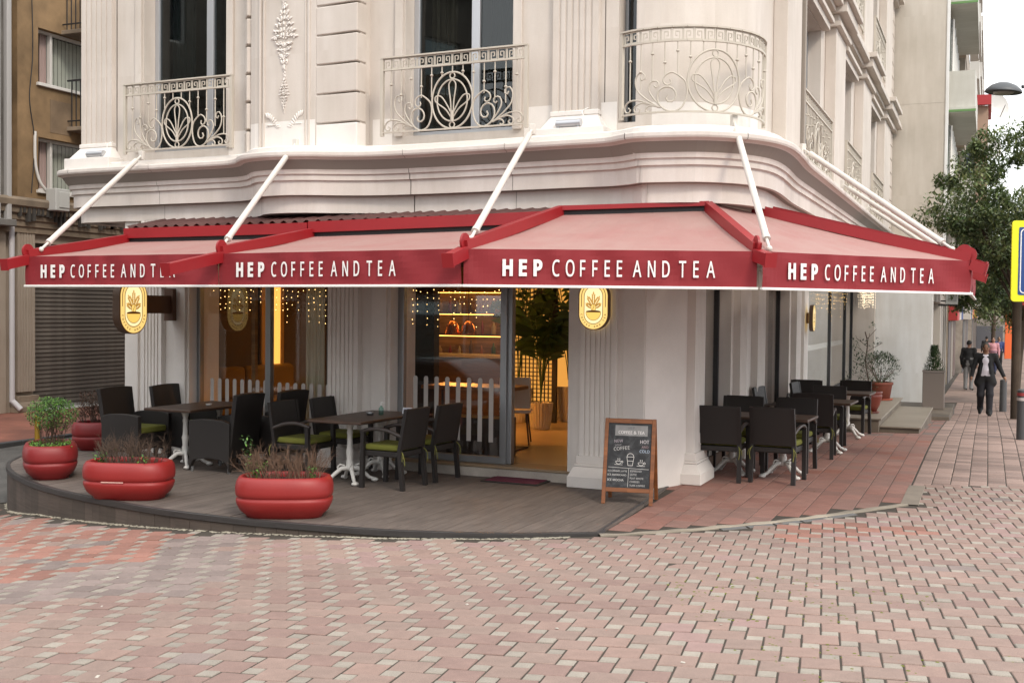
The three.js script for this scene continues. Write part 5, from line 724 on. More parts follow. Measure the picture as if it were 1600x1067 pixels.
function sprig(lists, x, z, h, n, y0 = .35, spread = .1) { for (let i = 0; i < n; i++) { const t = rnd(), p = V(x + rr(-spread, spread) * (.4 + t), y0 + t * h, z + rr(-spread, spread) * (.4 + t)); leafTris(lists[rnd() * 3 | 0], p, rdir(.25), rr(.025, .05), rr(.007, .012)); } }
{
  const geo = geoOf(planterGeo(.46, .3)); const pm = mat([.31, .02, .018], .48, { map: T.cloth, bumpMap: TB.grain, bumpScale: .0008 }), pm2 = mat([.25, .017, .018], .5, { map: T.cloth });
  const mkP = (label, x, z, ry, m, fn) => { const g = thing('planter', label, 'planter', [x, DECK, z], ry, 'red planters along the deck edge'); const p = inst('pot', geo, m, g, 0, 0, 0); mk('soil', new THREE.CylinderGeometry(1, 1, .03, 30).scale(.42, 1, .26).translate(0, .33, 0), soilM, g); fn(g); return g; };
  const green = (g, fn) => { const L = [[], [], []]; fn(L); L.forEach((a, i) => a.length && mk('leaves', triGeo(a), greenM[i], g, { kind: 'stuff' })); };
  mkP('red oval planter at the deck front nearest the road, dry twigs and two green sprigs', -2.19, -11.0, R(2), pm, (g) => { mk('dry_twigs', twigs(120, [.34, .18], .33), twigM2, g, { kind: 'stuff' }); green(g, (L) => { sprig(L, -.26, .05, .17, 110, .35, .07); sprig(L, -.35, .0, .36, 50, .42, .045); sprig(L, .28, .12, .16, 40, .35, .03); }); });
  mkP('red oval planter in the middle of the deck edge, scuffed side, purple brown twigs', -4.02, -11.95, R(-6), pm, (g) => { mk('dry_twigs', twigs(110, [.33, .18], .32), twigM, g, { kind: 'stuff' }); green(g, (L) => { sprig(L, -.24, .12, .14, 90, .35, .08); sprig(L, .2, .13, .1, 50, .35, .09); }); mk('scuff', G.rbox(.24, .012, .01, .004, -.05, .2, .298), mat([.6, .35, .3], .8), g); });
  mkP('red planter at the deck corner holding a small leafy bush over bright ground cover', -5.44, -13.4, R(112), pm2, (g) => { mk('dry_twigs', twigs(40, [.1, .1], .5), twigM, g, { kind: 'stuff' }); mk('stem', G.tube([[.02, .33, .0], [.03, .48, .02], [.0, .62, 0]], .012, 10, 6), twigM2, g); green(g, (L) => { for (let i = 0; i < 700; i++) leafTris(L[1], V(rr(-.38, .38), 0.355 + rr(0, .04), rr(-.23, .23)), rdir(.8), rr(.015, .03), .008); for (let i = 0; i < 2600; i++) { const d = rdir(.2), r = .25 * Math.cbrt(rnd()); leafTris(L[(rnd() * 3) | 0], V(d.x * r * 1.1 - .04, .74 + d.y * r * .8, d.z * r * 1.2 + .02), rdir(.2), rr(.02, .035), .008); } }); });
  mkP('red planter behind the corner one with a clipped brown hedge', -5.7, -16.0, R(20), pm2, (g) => { const L = [[], []]; for (let i = 0; i < 4200; i++) leafTris(L[rnd() < .75 ? 0 : 1], V(rr(-.36, .36), .45 + rr(0, .36), rr(-.2, .2)), rdir(), rr(.02, .035), .008); mk('dry_leaves', triGeo(L[0]), mat([.085, .045, .03], .9), g, { kind: 'stuff' }); mk('dry_leaves', triGeo(L[1]), mat([.13, .07, .04], .9), g, { kind: 'stuff' }); mk('dry_twigs', twigs(90, [.33, .18], .42), twigM, g, { kind: 'stuff' }); });
}
// wall floodlights on the pilaster bases
for (const [s, o, nm] of [[.05, .36, 'on the pilaster base between balcony and corner'], [-7.1, .34, 'on the far left pilaster base']]) { const p = fw(s, 3.66, o), g = thing('floodlight', 'small grey tubular floodlight ' + nm, 'floodlight', [p.x, p.y, p.z], R(-25)); mk('housing', new THREE.CylinderGeometry(.045, .045, .3, 16).rotateZ(Math.PI / 2).translate(0, .055, 0), M.aluLight, g); mk('bracket', [G.rbox(.03, .06, .06, .005, -.12, .03, 0), G.rbox(.03, .06, .06, .005, .12, .03, 0)], M.alu, g); mk('cable', G.tube([[.1, .08, 0], [.16, .12, -.04], [.12, .2, -.1], [.18, .24, -.14]], .006, 14, 5), M.white, g); }
// ---------- the surroundings ----------
const KM = M4(-10.5, 0, -26.7, R(67.3)), kw = (s, y, o) => V(s, y, o).applyMatrix4(KM);
const kp = (name, gs, m, parent) => mk(name, gs, m, parent, {});
{ // left street
  const pos = [], sheet = (f, lift) => { const P = []; for (let x = -30; x < 3; x += .5) for (let z = -70; z < 14; z += .5) { if (!f(x + .25, z + .25)) continue; const q = (a, b) => [a, gy(a, b) + lift, b]; P.push(...q(x, z), ...q(x, z + .5), ...q(x + .5, z + .5), ...q(x, z), ...q(x + .5, z + .5), ...q(x + .5, z)); } return triGeo_(P); };
  function triGeo_(a) { const g = new THREE.BufferGeometry(); g.setAttribute('position', new THREE.Float32BufferAttribute(a, 3)); g.computeVertexNormals(); return g; }
  const ko = (x, z) => (x + 10.5) * .922 + (z + 26.7) * .386;
  struct(tag(mk('side_road', sheet((x, z) => ko(x, z) > 4.2 && ((z < -14.4 && x < -3) || (x < -8.3 && z < 13)), .004), mat([.13, .125, .12], .95, { map: T.blotch, bumpMap: TB.grain, bumpScale: .004 })), 'worn grey asphalt of the narrow street on the left', 'road'));
  const sw_ = new THREE.Group(); sw_.name = 'tiled_pavement'; scene.add(sw_); struct(tag(sw_, 'red tiled pavement before the shuttered shop on the left', 'pavement'));
  const ps = []; const PY = -.8; const P = (s, o) => { const v = kw(s, PY, o); return [v.x, v.z]; };
  mk('red_tiles', G.prism([P(-16, 0), P(-16, 4.2), P(30, 4.2), P(30, 0)], PY - .3, PY), mat([.33, .125, .085], .9, { map: T.blotch, bumpMap: TB.grain, bumpScale: .002 }), sw_);
  for (let i = 0; i < 30; i++) mk('kerb_stone', new RoundedBoxGeometry(.99, .4, .16, 2, .015).applyMatrix4(KM.clone().multiply(M4(-15 + i, PY - .19, 4.29))), mat([.05, .05, .052], .8, { map: T.grain }), sw_);
}
{ // old ochre building with the shuttered shop
  const K = thing('shuttered_building', 'old ochre building with a shuttered shop beyond the left side street', 'building', [-10.5, 0, -26.7], R(67.3)); const kk = (n, g, m) => mk(n, g, m, K);
  const och = mat([.36, .24, .13], .95, { map: T.blotch, bumpMap: TB.grain, bumpScale: .004 }), stn = mat([.36, .29, .22], .9, { map: T.blotch, bumpMap: TB.grain, bumpScale: .003 }), pale = mat([.4, .34, .28], .9, { map: T.plaster }), gry = mat([.27, .26, .25], .85, { map: T.blotch });
  kk('ground_floor_wall', holed([-1.75, 9, -1.2, 3.3], [[-.96, 2.5, -.8, 3.0], [4, 8, -.8, 3.0]], -.4, .0), pale); kk('upper_wall', holed([-1.45, 9, 4.0, 13.5], [[-.85, 1.6, 4.2, 5.4], [-.85, 1.6, 6.62, 7.86], [-.85, 1.6, 9.2, 10.5], [3, 5, 4.2, 5.4], [3, 5, 6.62, 7.86]], -.35, .05), och); kk('inner_wall', G.span(-1.4, 9, -1, 13.4, -3, -2.9), M.dark); kk('side_return', G.span(-1.45, -1.2, 4, 13.5, -8, -.35), och);
  // fluted pilaster, drain pipe
  const p = sub('pilaster', K); mk('shaft', fluted(-1.5, -1.0, -.35, 3.2, 0, .1, 5, .05, .04, .02), pale, p); mk('base', plinth(-1.5, -1.0, -.8, 0, .12, .02), stn, p);
  kk('drain_pipe', [G.cyl(.06, .06, 4.2, 12, -1.68, -.55, .12), G.bar([-1.68, -.52, .12], [-1.6, -.72, .3], .06, 10)], mat([.5, .49, .5], .5)); kk('pilaster_strip', G.rspan(-2.2, -1.78, -.8, 3.3, -.1, .06, .01), pale);
  // roller shutter, slat by slat
  const sh = sub('roller_shutter', K), sg = geoOf(new RoundedBoxGeometry(3.44, .094, .03, 2, .014)), sm = [0, 1, 2].map((k) => mat([.19 + .02 * k, .165 + .018 * k, .145 + .016 * k], .55, { metalness: .35, map: T.blotch })); for (let i = 0; i < 39; i++) inst('slat', sg, sm[rnd() * 3 | 0], sh, .77, -.74 + i * .098, -.16, 0, R(-16)); mk('bottom_bar', G.rspan(-.95, 2.49, -.8, -.74, -.18, -.13, .008), mat([.32, .31, .3], .5, { metalness: .5 }), sh); mk('threshold', G.rspan(-.95, 2.5, -.82, -.795, -.3, .3, .005), mat([.5, .48, .44], .8), sh);
  // weathered moulded entablature
  const ep = [[-.35, 3.2], [.12, 3.2], [.12, 3.32], [.16, 3.34], [.16, 3.46], [.2, 3.48], [.2, 3.6], [.26, 3.63], [.28, 3.74], [.34, 3.78], [.36, 3.9], [.33, 3.96], [-.35, 4.05]]; kk('entablature', sweep([[-2.3, 0], [9, 0]], ep), stn); kk('entablature_return', sweep([[-2.3, -6], [-2.3, 0]], ep), stn);
  for (let i = 0; i < 44; i++) kk('soot_streak', G.span(-1.6 + i * .13 + rr(-.04, .04), -1.6 + i * .13 + rr(.0, .03) + .02, 3.63 - rr(0, .25), 3.76, .2, .3), mat([.05, .045, .04], .95));
  // windows in white frames with curtains
  const wf = mat([.6, .58, .55], .6); for (const [a, b, y0, y1] of [[-.85, 1.6, 4.2, 5.4], [-.85, 1.6, 6.62, 7.86], [-.85, 1.6, 9.2, 10.5], [3, 5, 4.2, 5.4], [3, 5, 6.62, 7.86]]) { const g = sub('window', K); mk('frame', [G.rspan(a, b, y0, y0 + .06, -.2, -.1, .006), G.rspan(a, b, y1 - .06, y1, -.2, -.1, .006), G.rspan(a, a + .06, y0, y1, -.2, -.1, .006), G.rspan(b - .06, b, y0, y1, -.2, -.1, .006), G.rspan(a + .5, a + .57, y0, y1, -.198, -.098, .006)], wf, g); mk('pane', G.span(a + .57, b - .06, y0 + .06, y1 - .06, -.15, -.145), M.glass, g); mk('sill', G.rspan(a - .06, b + .1, y0 - .07, y0, -.3, .12, .01), wf, g); const cg = []; for (let k = 0; k < 30; k++) cg.push(G.span(a + .6 + k * .06, a + .66 + k * .06, y0 + .05, y1 - .05, -.32 - .02 * (k % 2), -.31 - .02 * (k % 2))); mk('curtain', cg, mat([.42, .45, .4], .9), g); mk('drape', [0, 1, 2, 3].map((k) => G.cyl(.03, .022, y1 - y0 - .1, 6, a + .35 + k * .05, y0 + .05, -.25)), mat([.35, .26, .24], .9), g); }
  // iron balconies
  for (const [y, a] of [[5.75, .0], [7.95, -.15]]) { const g = sub('balcony', K); mk('slab', G.rspan(a, 3, y - .1, y, .0, .85, .02), stn, g); mk('rail', [G.rspan(a + .02, 3, y + 1.05, y + 1.09, .78, .82, .005), G.rspan(a + .02, a + .06, y + 1.05, y + 1.09, .05, .8, .005), G.rspan(a + .02, 3, y + .12, y + .15, .785, .815, .004), G.rspan(a + .025, a + .055, y + .12, y + .15, .05, .8, .004)], M.darkMetal, g); for (let i = 0; i < 22; i++) mk('baluster', G.span(a + .04 + i * .13 - .009, a + .04 + i * .13 + .009, y, y + 1.06, .79, .81), M.darkMetal, g); for (let i = 1; i < 6; i++) mk('baluster', G.span(a + .03, a + .05, y, y + 1.06, .05 + i * .13 - .009, .05 + i * .13 + .009), M.darkMetal, g); }
  kk('cable', G.tube([[-1.1, 9, .1], [-1.05, 7.2, .09], [-1.15, 6.2, .1], [-1.0, 5.3, .09], [-1.1, 4.1, .1]], .012, 40, 5), M.dark); kk('cable', G.tube([[-.98, 5.5, .09], [-1.0, 5.2, .1], [-.97, 4.7, .1], [-.85, 4.35, .12], [-.7, 4.2, .13]], .035, 30, 6), wf); kk('air_conditioner', [G.rbox(.42, .5, .3, .02, -.62, 3.98, .4), G.rbox(.3, .36, .02, .01, -.58, 3.98, .56)], mat([.42, .42, .4], .6)); kk('plaster_patch', G.span(-.5, .15, 5.55, 6.3, .05, .058), mat([.3, .215, .14], .95, { map: T.blotch }));
  const gb = thing('grey_ribbed_building', 'grey ribbed building edge at the far left of the picture', 'building', [-10.5, 0, -26.7], R(67.3)); mk('wall', G.span(-9, -1.85, 3.4, 13, -6, .2), gry, gb); mk('lower_wall', G.span(-9, -2.25, -1.2, 3.4, -6, .1), gry, gb); for (let i = 0; i < 8; i++) mk('rib', G.rspan(-2.0 - i * .3, -1.87 - i * .3, 3.4, 13, .2, .34, .03), mat([.36, .35, .34], .85), gb); mk('ledge', G.rspan(-9, -1.8, 3.3, 3.45, -.2, .4, .02), gry, gb);
  for (const [px, pz, nm] of [[-8.35, -20.0, 'nearer the deck'], [-6.9, -23.4, 'farther up the kerb']]) { const b = thing('yellow_post', 'short yellow steel post on the left kerb, ' + nm, 'bollard', [px, -.8, pz]); mk('post', G.cyl(.045, .045, .42, 12), mat([.6, .36, .02], .6, { map: T.blotch }), b); mk('cap', G.sph(.046, 0, .42, 0, 12, 1, .5, 1), mat([.6, .36, .02], .6), b); }
}
{ // next building on the right: blank side wall, street front with balconies and shutters
  const N = thing('neighbour_building', 'tall plain building with a blank beige side wall and white painted base', 'building', [1.97, 0, -13.4], R(67.3)); const kk = (n, g, m) => mk(n, g, m, N);
  const blank = mat([.58, .535, .475], .9, { map: T.plaster, bumpMap: TB.grain, bumpScale: .001 }), whiteW = mat([.8, .81, .81], .85, { map: T.plaster }), fac = mat([.5, .44, .37], .85, { map: T.blotch });
  kk('blank_wall', G.span(19.5, 34, 2.55, 19, -8, 2.22), blank); for (let i = 0; i < 4; i++) kk('wall_joint', G.span(19.495, 19.5, 4.4 + i * 2.85, 4.407 + i * 2.85, -2, 2.222), mat([.43, .39, .34], .9)); kk('painted_base_wall', G.span(19.52, 20.4, -1.6, 2.55, -8, 1.95), whiteW); kk('ground_floor', G.span(20.4, 34, -1.8, 2.55, -8, 1.55), mat([.16, .14, .13], .8)); kk('corner_edge', G.rspan(19.47, 19.6, 2.55, 19, 2.18, 2.26, .01), whiteW);
  const green = mat([.12, .24, .08], .6), par = mat([.62, .62, .58], .8, { map: T.plaster });
  for (let k = 0; k < 5; k++) { const y = 4.3 + k * 2.9; const b = sub('balcony', N); mk('parapet', [G.span(20.2, 26.5, y, y + 1.0, 2.22, 2.9)], par, b); mk('slab', G.span(20.1, 26.6, y - .14, y, 2.22, 2.92), par, b); mk('slab_edge', G.span(20.07, 20.1, y - .12, y - .06, 2.22, 2.93), green, b); mk('window_band', G.span(20.6, 26.2, y + 1.0, y + 2.5, 2.2, 2.3), M.glassTint, b); for (let i = 0; i < 6; i++) mk('mullion', G.span(20.6 + i * 1.1, 20.68 + i * 1.1, y + 1, y + 2.5, 2.26, 2.34), M.white, b); mk('wall', G.span(26.7, 34, y, y + 2.7, 2.22, 2.5), fac, b); for (let i = 0; i < 3; i++) mk('dark_window', G.span(27.2 + i * 2.3, 28.6 + i * 2.3, y + .9, y + 2.2, 2.5, 2.52), M.glassTint, b); }
  const red = thing('red_canopy_box', 'red edged canopy box high on the street front beyond the blank wall', 'canopy', [1.97, 0, -13.4], R(67.3)); mk('fascia', G.span(30.5, 30.7, 9.0, 9.35, 2.3, 3.3), mat([.45, .04, .045], .6), red); mk('side', G.span(30.7, 34, 9.0, 9.3, 3.2, 3.3), mat([.45, .04, .045], .6), red); mk('dark_panel', G.span(30.72, 34, 3.4, 9.0, 2.5, 2.8), mat([.035, .045, .07], .4), red); mk('return_panel', G.span(30.75, 34, 5, 9.0, 2.8, 3.2), mat([.4, .27, .2], .8), red);
  // shutters, posts and air conditioners at street level
  for (const [a, b] of [[20.6, 23.2], [23.9, 26.5]]) { const s = sub('roller_shutter', N), g0 = geoOf(new RoundedBoxGeometry(b - a, .085, .03, 1, .012)); for (let i = 0; i < 32; i++) inst('slat', g0, mat([.4, .36, .3], .6), s, (a + b) / 2, -1.0 + i * .09, 1.58, 0, R(-14)); mk('guide', G.span(a - .12, a, -1.4, 2.2, 1.55, 1.68), M.dark, s); }
  kk('shop_head', G.span(20.4, 34, 1.95, 2.55, 1.55, 1.95), mat([.36, .33, .3], .8)); for (let i = 0; i < 4; i++) kk('pier', G.span(26.7 + i * 1.9, 27.1 + i * 1.9, -1.8, 2.0, 1.5, 1.9), mat([.45, .42, .38], .8)); kk('lit_shop_window', G.span(27.4, 28.3, .1, 1.7, 1.56, 1.58), new THREE.MeshStandardMaterial({ color: 0x222222, emissive: 0xdfe8ff, emissiveIntensity: .5 }));
  for (const [s, y, o, nm] of [[21.2, 2.15, 2.25, 'beside the end of the awning'], [20.8, 4.0, 2.95, 'half hidden by the tree'], [24.2, 2.3, 2.2, 'farther along the shop heads']]) { const p = sw(s, y, o), g = thing('air_conditioner', 'white air conditioner box on the neighbouring wall, ' + nm, 'air conditioner', [p.x, p.y, p.z], R(67.3)); mk('case', G.rbox(.85, .56, .32, .02, 0, 0, .16), mat([.5, .5, .47], .6), g); mk('fan_grille', new THREE.TorusGeometry(.19, .012, 6, 24).translate(-.12, 0, .325), M.dark, g); for (let i = 0; i < 5; i++) mk('grille_bar', G.span(-.32, .08, -.17 + i * .08, -.16 + i * .08, .322, .33), M.dark, g); mk('side_grille', G.span(-.432, -.425, -.2, .2, .05, .28), mat([.3, .3, .28], .7), g); mk('bracket', G.span(-.3, -.26, -.32, -.28, -.2, .3), M.dark, g); }
  // farther fronts down the street
  [[34.3, 46, 21, [.5, .42, .33]], [46.2, 60, 22, [.55, .5, .45]], [60.3, 80, 25, [.42, .36, .3]], [80.5, 116, 24, [.5, .45, .4]]].forEach(([a, b, h, c], n) => { const g = thing('street_front', ['cream', 'pale grey', 'brown', 'far pale'][n] + ' building front down the right hand street', 'building', [1.97, 0, -13.4], R(67.3)); mk('wall', G.span(a, b, -4, h, -8, 1.9 + (n % 2) * .3), mat(c, .9, { map: T.blotch }), g); for (let i = 0; i < (b - a) / 3.6 - .5; i++) { const x = a + .4 + i * 3.6, o = 1.9 + (n % 2) * .3; mk('shop_front', G.span(x, x + 2.9, -3.5, 1.3, o, o + .03), mat([[.06, .06, .065], [.2, .18, .15], [.1, .06, .05]][i % 3], .4), g); mk('shop_sign', G.rspan(x - .1, x + 3.0, 1.35, 1.95, o, o + .35, .02), mat([[.4, .04, .04], [.5, .48, .44], [.04, .08, .25], [.45, .3, .05]][(i + n) % 4], .6), g); } for (let k = 0; k < 7; k++) { for (let i = 0; i < (b - a) / 2.4 - 1; i++) mk('window', G.span(a + 1 + i * 2.4, a + 2.3 + i * 2.4, 2.4 + k * 2.8, 4.2 + k * 2.8, 1.9, 1.96 + (n % 2) * .3), M.glassTint, g); mk('balcony', G.span(a + 2, b - 2, 2.1 + k * 2.8, 3.0 + k * 2.8, 1.9, 2.7), mat([.6, .58, .54], .8), g); } });
  const d1 = sw(33, 9.3, 3.4), dsh = (label, p, r) => { const g = thing('satellite_dish', label, 'satellite dish', p, R(20)); mk('dish', G.lathe([[0, 0], [r * .4, .03], [r * .8, .12], [r, .2], [r * .98, .205], [r * .78, .13], [0, .015]], 24).rotateX(R(75)), mat([.55, .55, .53], .6), g); mk('arm', G.bar([0, 0, 0], [0, -.1, -.4], .025, 6), M.alu, g); mk('feed', G.bar([0, -r * .8, .3], [0, 0, .55], .015, 6), M.alu, g); };
  dsh('white satellite dish on the upper street front, higher one', [d1.x, d1.y, d1.z], .5); const d2 = sw(36, 8.2, 3.2); dsh('white satellite dish on the upper street front, lower one', [d2.x, d2.y, d2.z], .5);
}
{ // steps by the glazed side front, potted plants
  const st = thing('stone_steps', 'low grey stone steps before the glazed side front', 'steps', [1.97, 0, -13.4], R(67.3)); const mb = mat([.3, .27, .235], .5, { map: T.marble }), mr = mat([.2, .165, .13], .7, { map: T.blotch });
  mk('upper_step', G.rspan(7.75, 13.2, -.9, -.27, .05, 1.62, .012), mr, st); mk('upper_tread', G.rspan(7.72, 13.22, -.27, -.24, .05, 1.66, .008), mb, st); mk('lower_step', G.rspan(7.9, 12.6, -.9, -.41, 1.62, 2.28, .01), mr, st); mk('lower_tread', G.rspan(7.87, 12.62, -.41, -.38, 1.62, 2.31, .008), mb, st);
  mk('plinth', G.rspan(13.2, 17.2, -1.2, -.62, .05, 2.62, .015), mr, st);
  const potR = mat([.2, .035, .02], .3, { map: T.cloth });
  const p1 = sw(8.85, -.24, 1.35), g1 = thing('potted_tree', 'spindly small tree in a glazed red brown bowl pot on the steps', 'potted plant', [p1.x, p1.y, p1.z]); mk('saucer', G.lathe([[0, 0], [.17, 0], [.19, .03], [0, .03]], 20), potR, g1); mk('pot', G.lathe([[0, .03], [.13, .03], [.19, .15], [.225, .28], [.23, .33], [.215, .35], [.23, .37], [.235, .4], [.21, .4], [.2, .34], [0, .33]], 28), potR, g1); mk('trunk', G.tube([[0, .33, 0], [-.03, .6, .02], [-.08, .95, 0], [-.06, 1.3, .02], [-.1, 1.5, 0]], .011, 20, 6), twigM, g1);
  const lf = (g, fn) => { const L = [[], [], []]; fn(L); L.forEach((a, i) => a.length && mk('leaves', triGeo(a), [mat([.03, .06, .02], .6), mat([.05, .085, .03], .6), mat([.02, .04, .015], .6)][i], g, { kind: 'stuff' })); };
  lf(g1, (L) => { for (let k = 0; k < 26; k++) { const y = rr(.45, 1.55), a = rnd() * 6.28, r = rr(.08, .34); const c = V(-.06 + Math.cos(a) * r, y + rr(-.05, .1), Math.sin(a) * r); for (let i = 0; i < 14; i++) leafTris(L[rnd() * 3 | 0], c.clone().add(rdir().multiplyScalar(.07)), rdir(), rr(.04, .075), .014); } }); mk('branch', Array.from({ length: 12 }, (_, k) => G.bar([-.05, .5 + k * .08, 0], [-.05 + .26 * Math.cos(k * 2.4), .62 + k * .085, .26 * Math.sin(k * 2.4)], .005, 4)), twigM, g1);
  const p2 = sw(12.3, -.24, 1.25), g2 = thing('potted_shrub', 'round dark green shrub in a terracotta pot on the steps', 'potted plant', [p2.x, p2.y, p2.z]); mk('pot', G.lathe([[0, 0], [.2, 0], [.25, .32], [.27, .33], [.27, .38], [.23, .38], [.22, .33], [0, .32]], 24), mat([.3, .07, .035], .7, { map: T.blotch }), g2); mk('saucer', G.lathe([[0, 0], [.25, 0], [.27, .03], [.2, .03]], 20), mat([.3, .07, .035], .7), g2); mk('branch', Array.from({ length: 14 }, (_, k) => G.bar([0, .3, 0], [.28 * Math.cos(k * 2.4), .6 + .25 * ((k * 7) % 5) / 5, .28 * Math.sin(k * 2.4)], .006, 4)), twigM, g2); lf(g2, (L) => { for (let i = 0; i < 1500; i++) { const d = rdir(.2), r = Math.cbrt(rr(.25, 1)); leafTris(L[rnd() * 3 | 0], V(d.x * .4 * r, .68 + d.y * .34 * r, d.z * .4 * r), d.clone().add(rdir().multiplyScalar(.8)).add(V(0, .4, 0)).normalize(), rr(.04, .08), .011); } });
  const p3 = sw(15.4, -.62, 2.2), g3 = thing('tall_planter', 'tall square taupe planter with a small conifer at the white wall corner', 'planter', [p3.x, p3.y, p3.z], R(67.3)); mk('box', [G.rspan(-.24, .24, 0, .86, -.24, .24, .015)], mat([.17, .14, .12], .6), g3); mk('rim', [G.span(-.25, .25, .86, .9, .2, .25), G.span(-.25, .25, .86, .9, -.25, -.2), G.span(-.25, -.2, .86, .9, -.2, .2), G.span(.2, .25, .86, .9, -.2, .2)], mat([.19, .16, .14], .6), g3); mk('soil', G.span(-.2, .2, .84, .87, -.2, .2), soilM, g3); lf(g3, (L) => { for (let i = 0; i < 1300; i++) { const t = rnd(), a = rnd() * 6.28, r = .26 * (1 - t * .75) * Math.sqrt(rnd()); leafTris(L[(rnd() * 2) | 0], V(Math.cos(a) * r, .87 + t * .58, Math.sin(a) * r), V(Math.cos(a) * .6, 1, Math.sin(a) * .6).normalize(), rr(.05, .09), .008); } });
}
{ const p = sw(118, 0, 9), g = thing('far_building', 'pale building closing the far end of the right hand street', 'building', [p.x, gy(p.x, p.z) - 1, p.z], R(-22)); const hs = []; for (let k = 0; k < 4; k++) for (let i = 0; i < 9; i++) hs.push([-14 + i * 3.2, -12.4 + i * 3.2, 4.5 + k * 3, 6.2 + k * 3]); mk('wall', holed([-16, 16, 0, 11], hs.filter((h) => h[3] < 10.5), -.3, 0), mat([.5, .46, .42], .9, { map: T.blotch }), g); mk('inner_wall', G.span(-16, 16, 0, 11, -1.2, -1), M.dark, g); for (let i = 0; i < 8; i++) mk('shop_front', G.span(-15 + i * 3.9, -12 + i * 3.9, .3, 3.4, 0, .05), mat([.1, .1, .11], .5), g); }
// street trees
function streetTree(label, s, o, H, cr, n, lean, fork) {
  const p = sw(s, 0, o), g = thing('street_tree', label, 'tree', [p.x, gy(p.x, p.z) - .02, p.z]); const bark = mat([.1, .072, .052], .95, { map: T.blotch, bumpMap: TB.grain, bumpScale: .01 }); const limbs = [], tips = [];
  const P = [V(0, 0, 0), V(lean[0] * .25, H * .14, lean[1] * .25), V(lean[0] * .6, H * .28, lean[1] * .6), V(lean[0], H * .42, lean[1])]; mk('trunk', G.tube(P, .1, 16, 10), bark, g);
  for (let k = 0; k < 8; k++) { const a = k / 8 * 6.28 + rnd(), b = P[3].clone().add(V(0, -rr(0, .5), 0)), e = b.clone().add(V(Math.cos(a) * cr[0] * rr(.4, .75), H * rr(.15, .42), Math.sin(a) * cr[2] * rr(.4, .75))), m = b.clone().lerp(e, .5).add(V(rr(-.15, .15), .1, rr(-.15, .15))); limbs.push(G.tube([b, m, e], .035, 8, 6)); tips.push(m, e); for (let q = 0; q < 4; q++) { const e2 = e.clone().add(rdir(.3).multiplyScalar(rr(.3, .7))); limbs.push(G.bar(m.clone().lerp(e, rnd()), e2, .014, 4, .007)); tips.push(e2); } }
  mk('limbs', limbs, bark, g); const C = P[3].clone().add(V(0, H * .27, 0)), L = [[], [], [], []];
  const clumps = []; for (let k = 0; k < 78; k++) { const d = rdir(), r = Math.cbrt(rr(.15, 1.25)); clumps.push([C.clone().add(V(d.x * cr[0] * r, d.y * cr[1] * r, d.z * cr[2] * r)), rr(.1, .45)]); } tips.forEach((t) => clumps.push([t.clone(), rr(.2, .35)]));
  for (let i = 0; i < n; i++) { const [c, r] = clumps[rnd() * clumps.length | 0], d = rdir(), q = c.clone().addScaledVector(d, r * Math.cbrt(rnd())); const dd = rdir(-.25); leafTris(L[(rnd() * 4) | 0], q, dd, rr(.09, .15), rr(.022, .036)); }
  const lm = [[.1, .155, .045], [.14, .2, .06], [.07, .115, .035], [.19, .22, .07]].map((c) => new THREE.MeshPhysicalMaterial({ color: lin(...c), roughness: .75, transmission: .35, thickness: 0 })); L.forEach((a, i) => mk('crown', triGeo(a), lm[i], g, { kind: 'stuff' })); return g;
}
streetTree('nearest street tree on the right, dense crown beside the yellow sign', 14.9, 3.95, 6.7, [1.8, 1.9, 1.8], 30000, [-.05, .1]);
streetTree('second street tree down the right hand street', 21.5, 4.1, 6, [2, 1.9, 2], 30000, [.1, .1]);
streetTree('third street tree, farther down the right hand street', 30, 4.3, 6, [2.1, 1.8, 2.1], 14000, [0, .1]);
streetTree('far street tree closing the right hand street', 48, 3.6, 7, [2.6, 2.2, 2.6], 12000, [0, 0]);
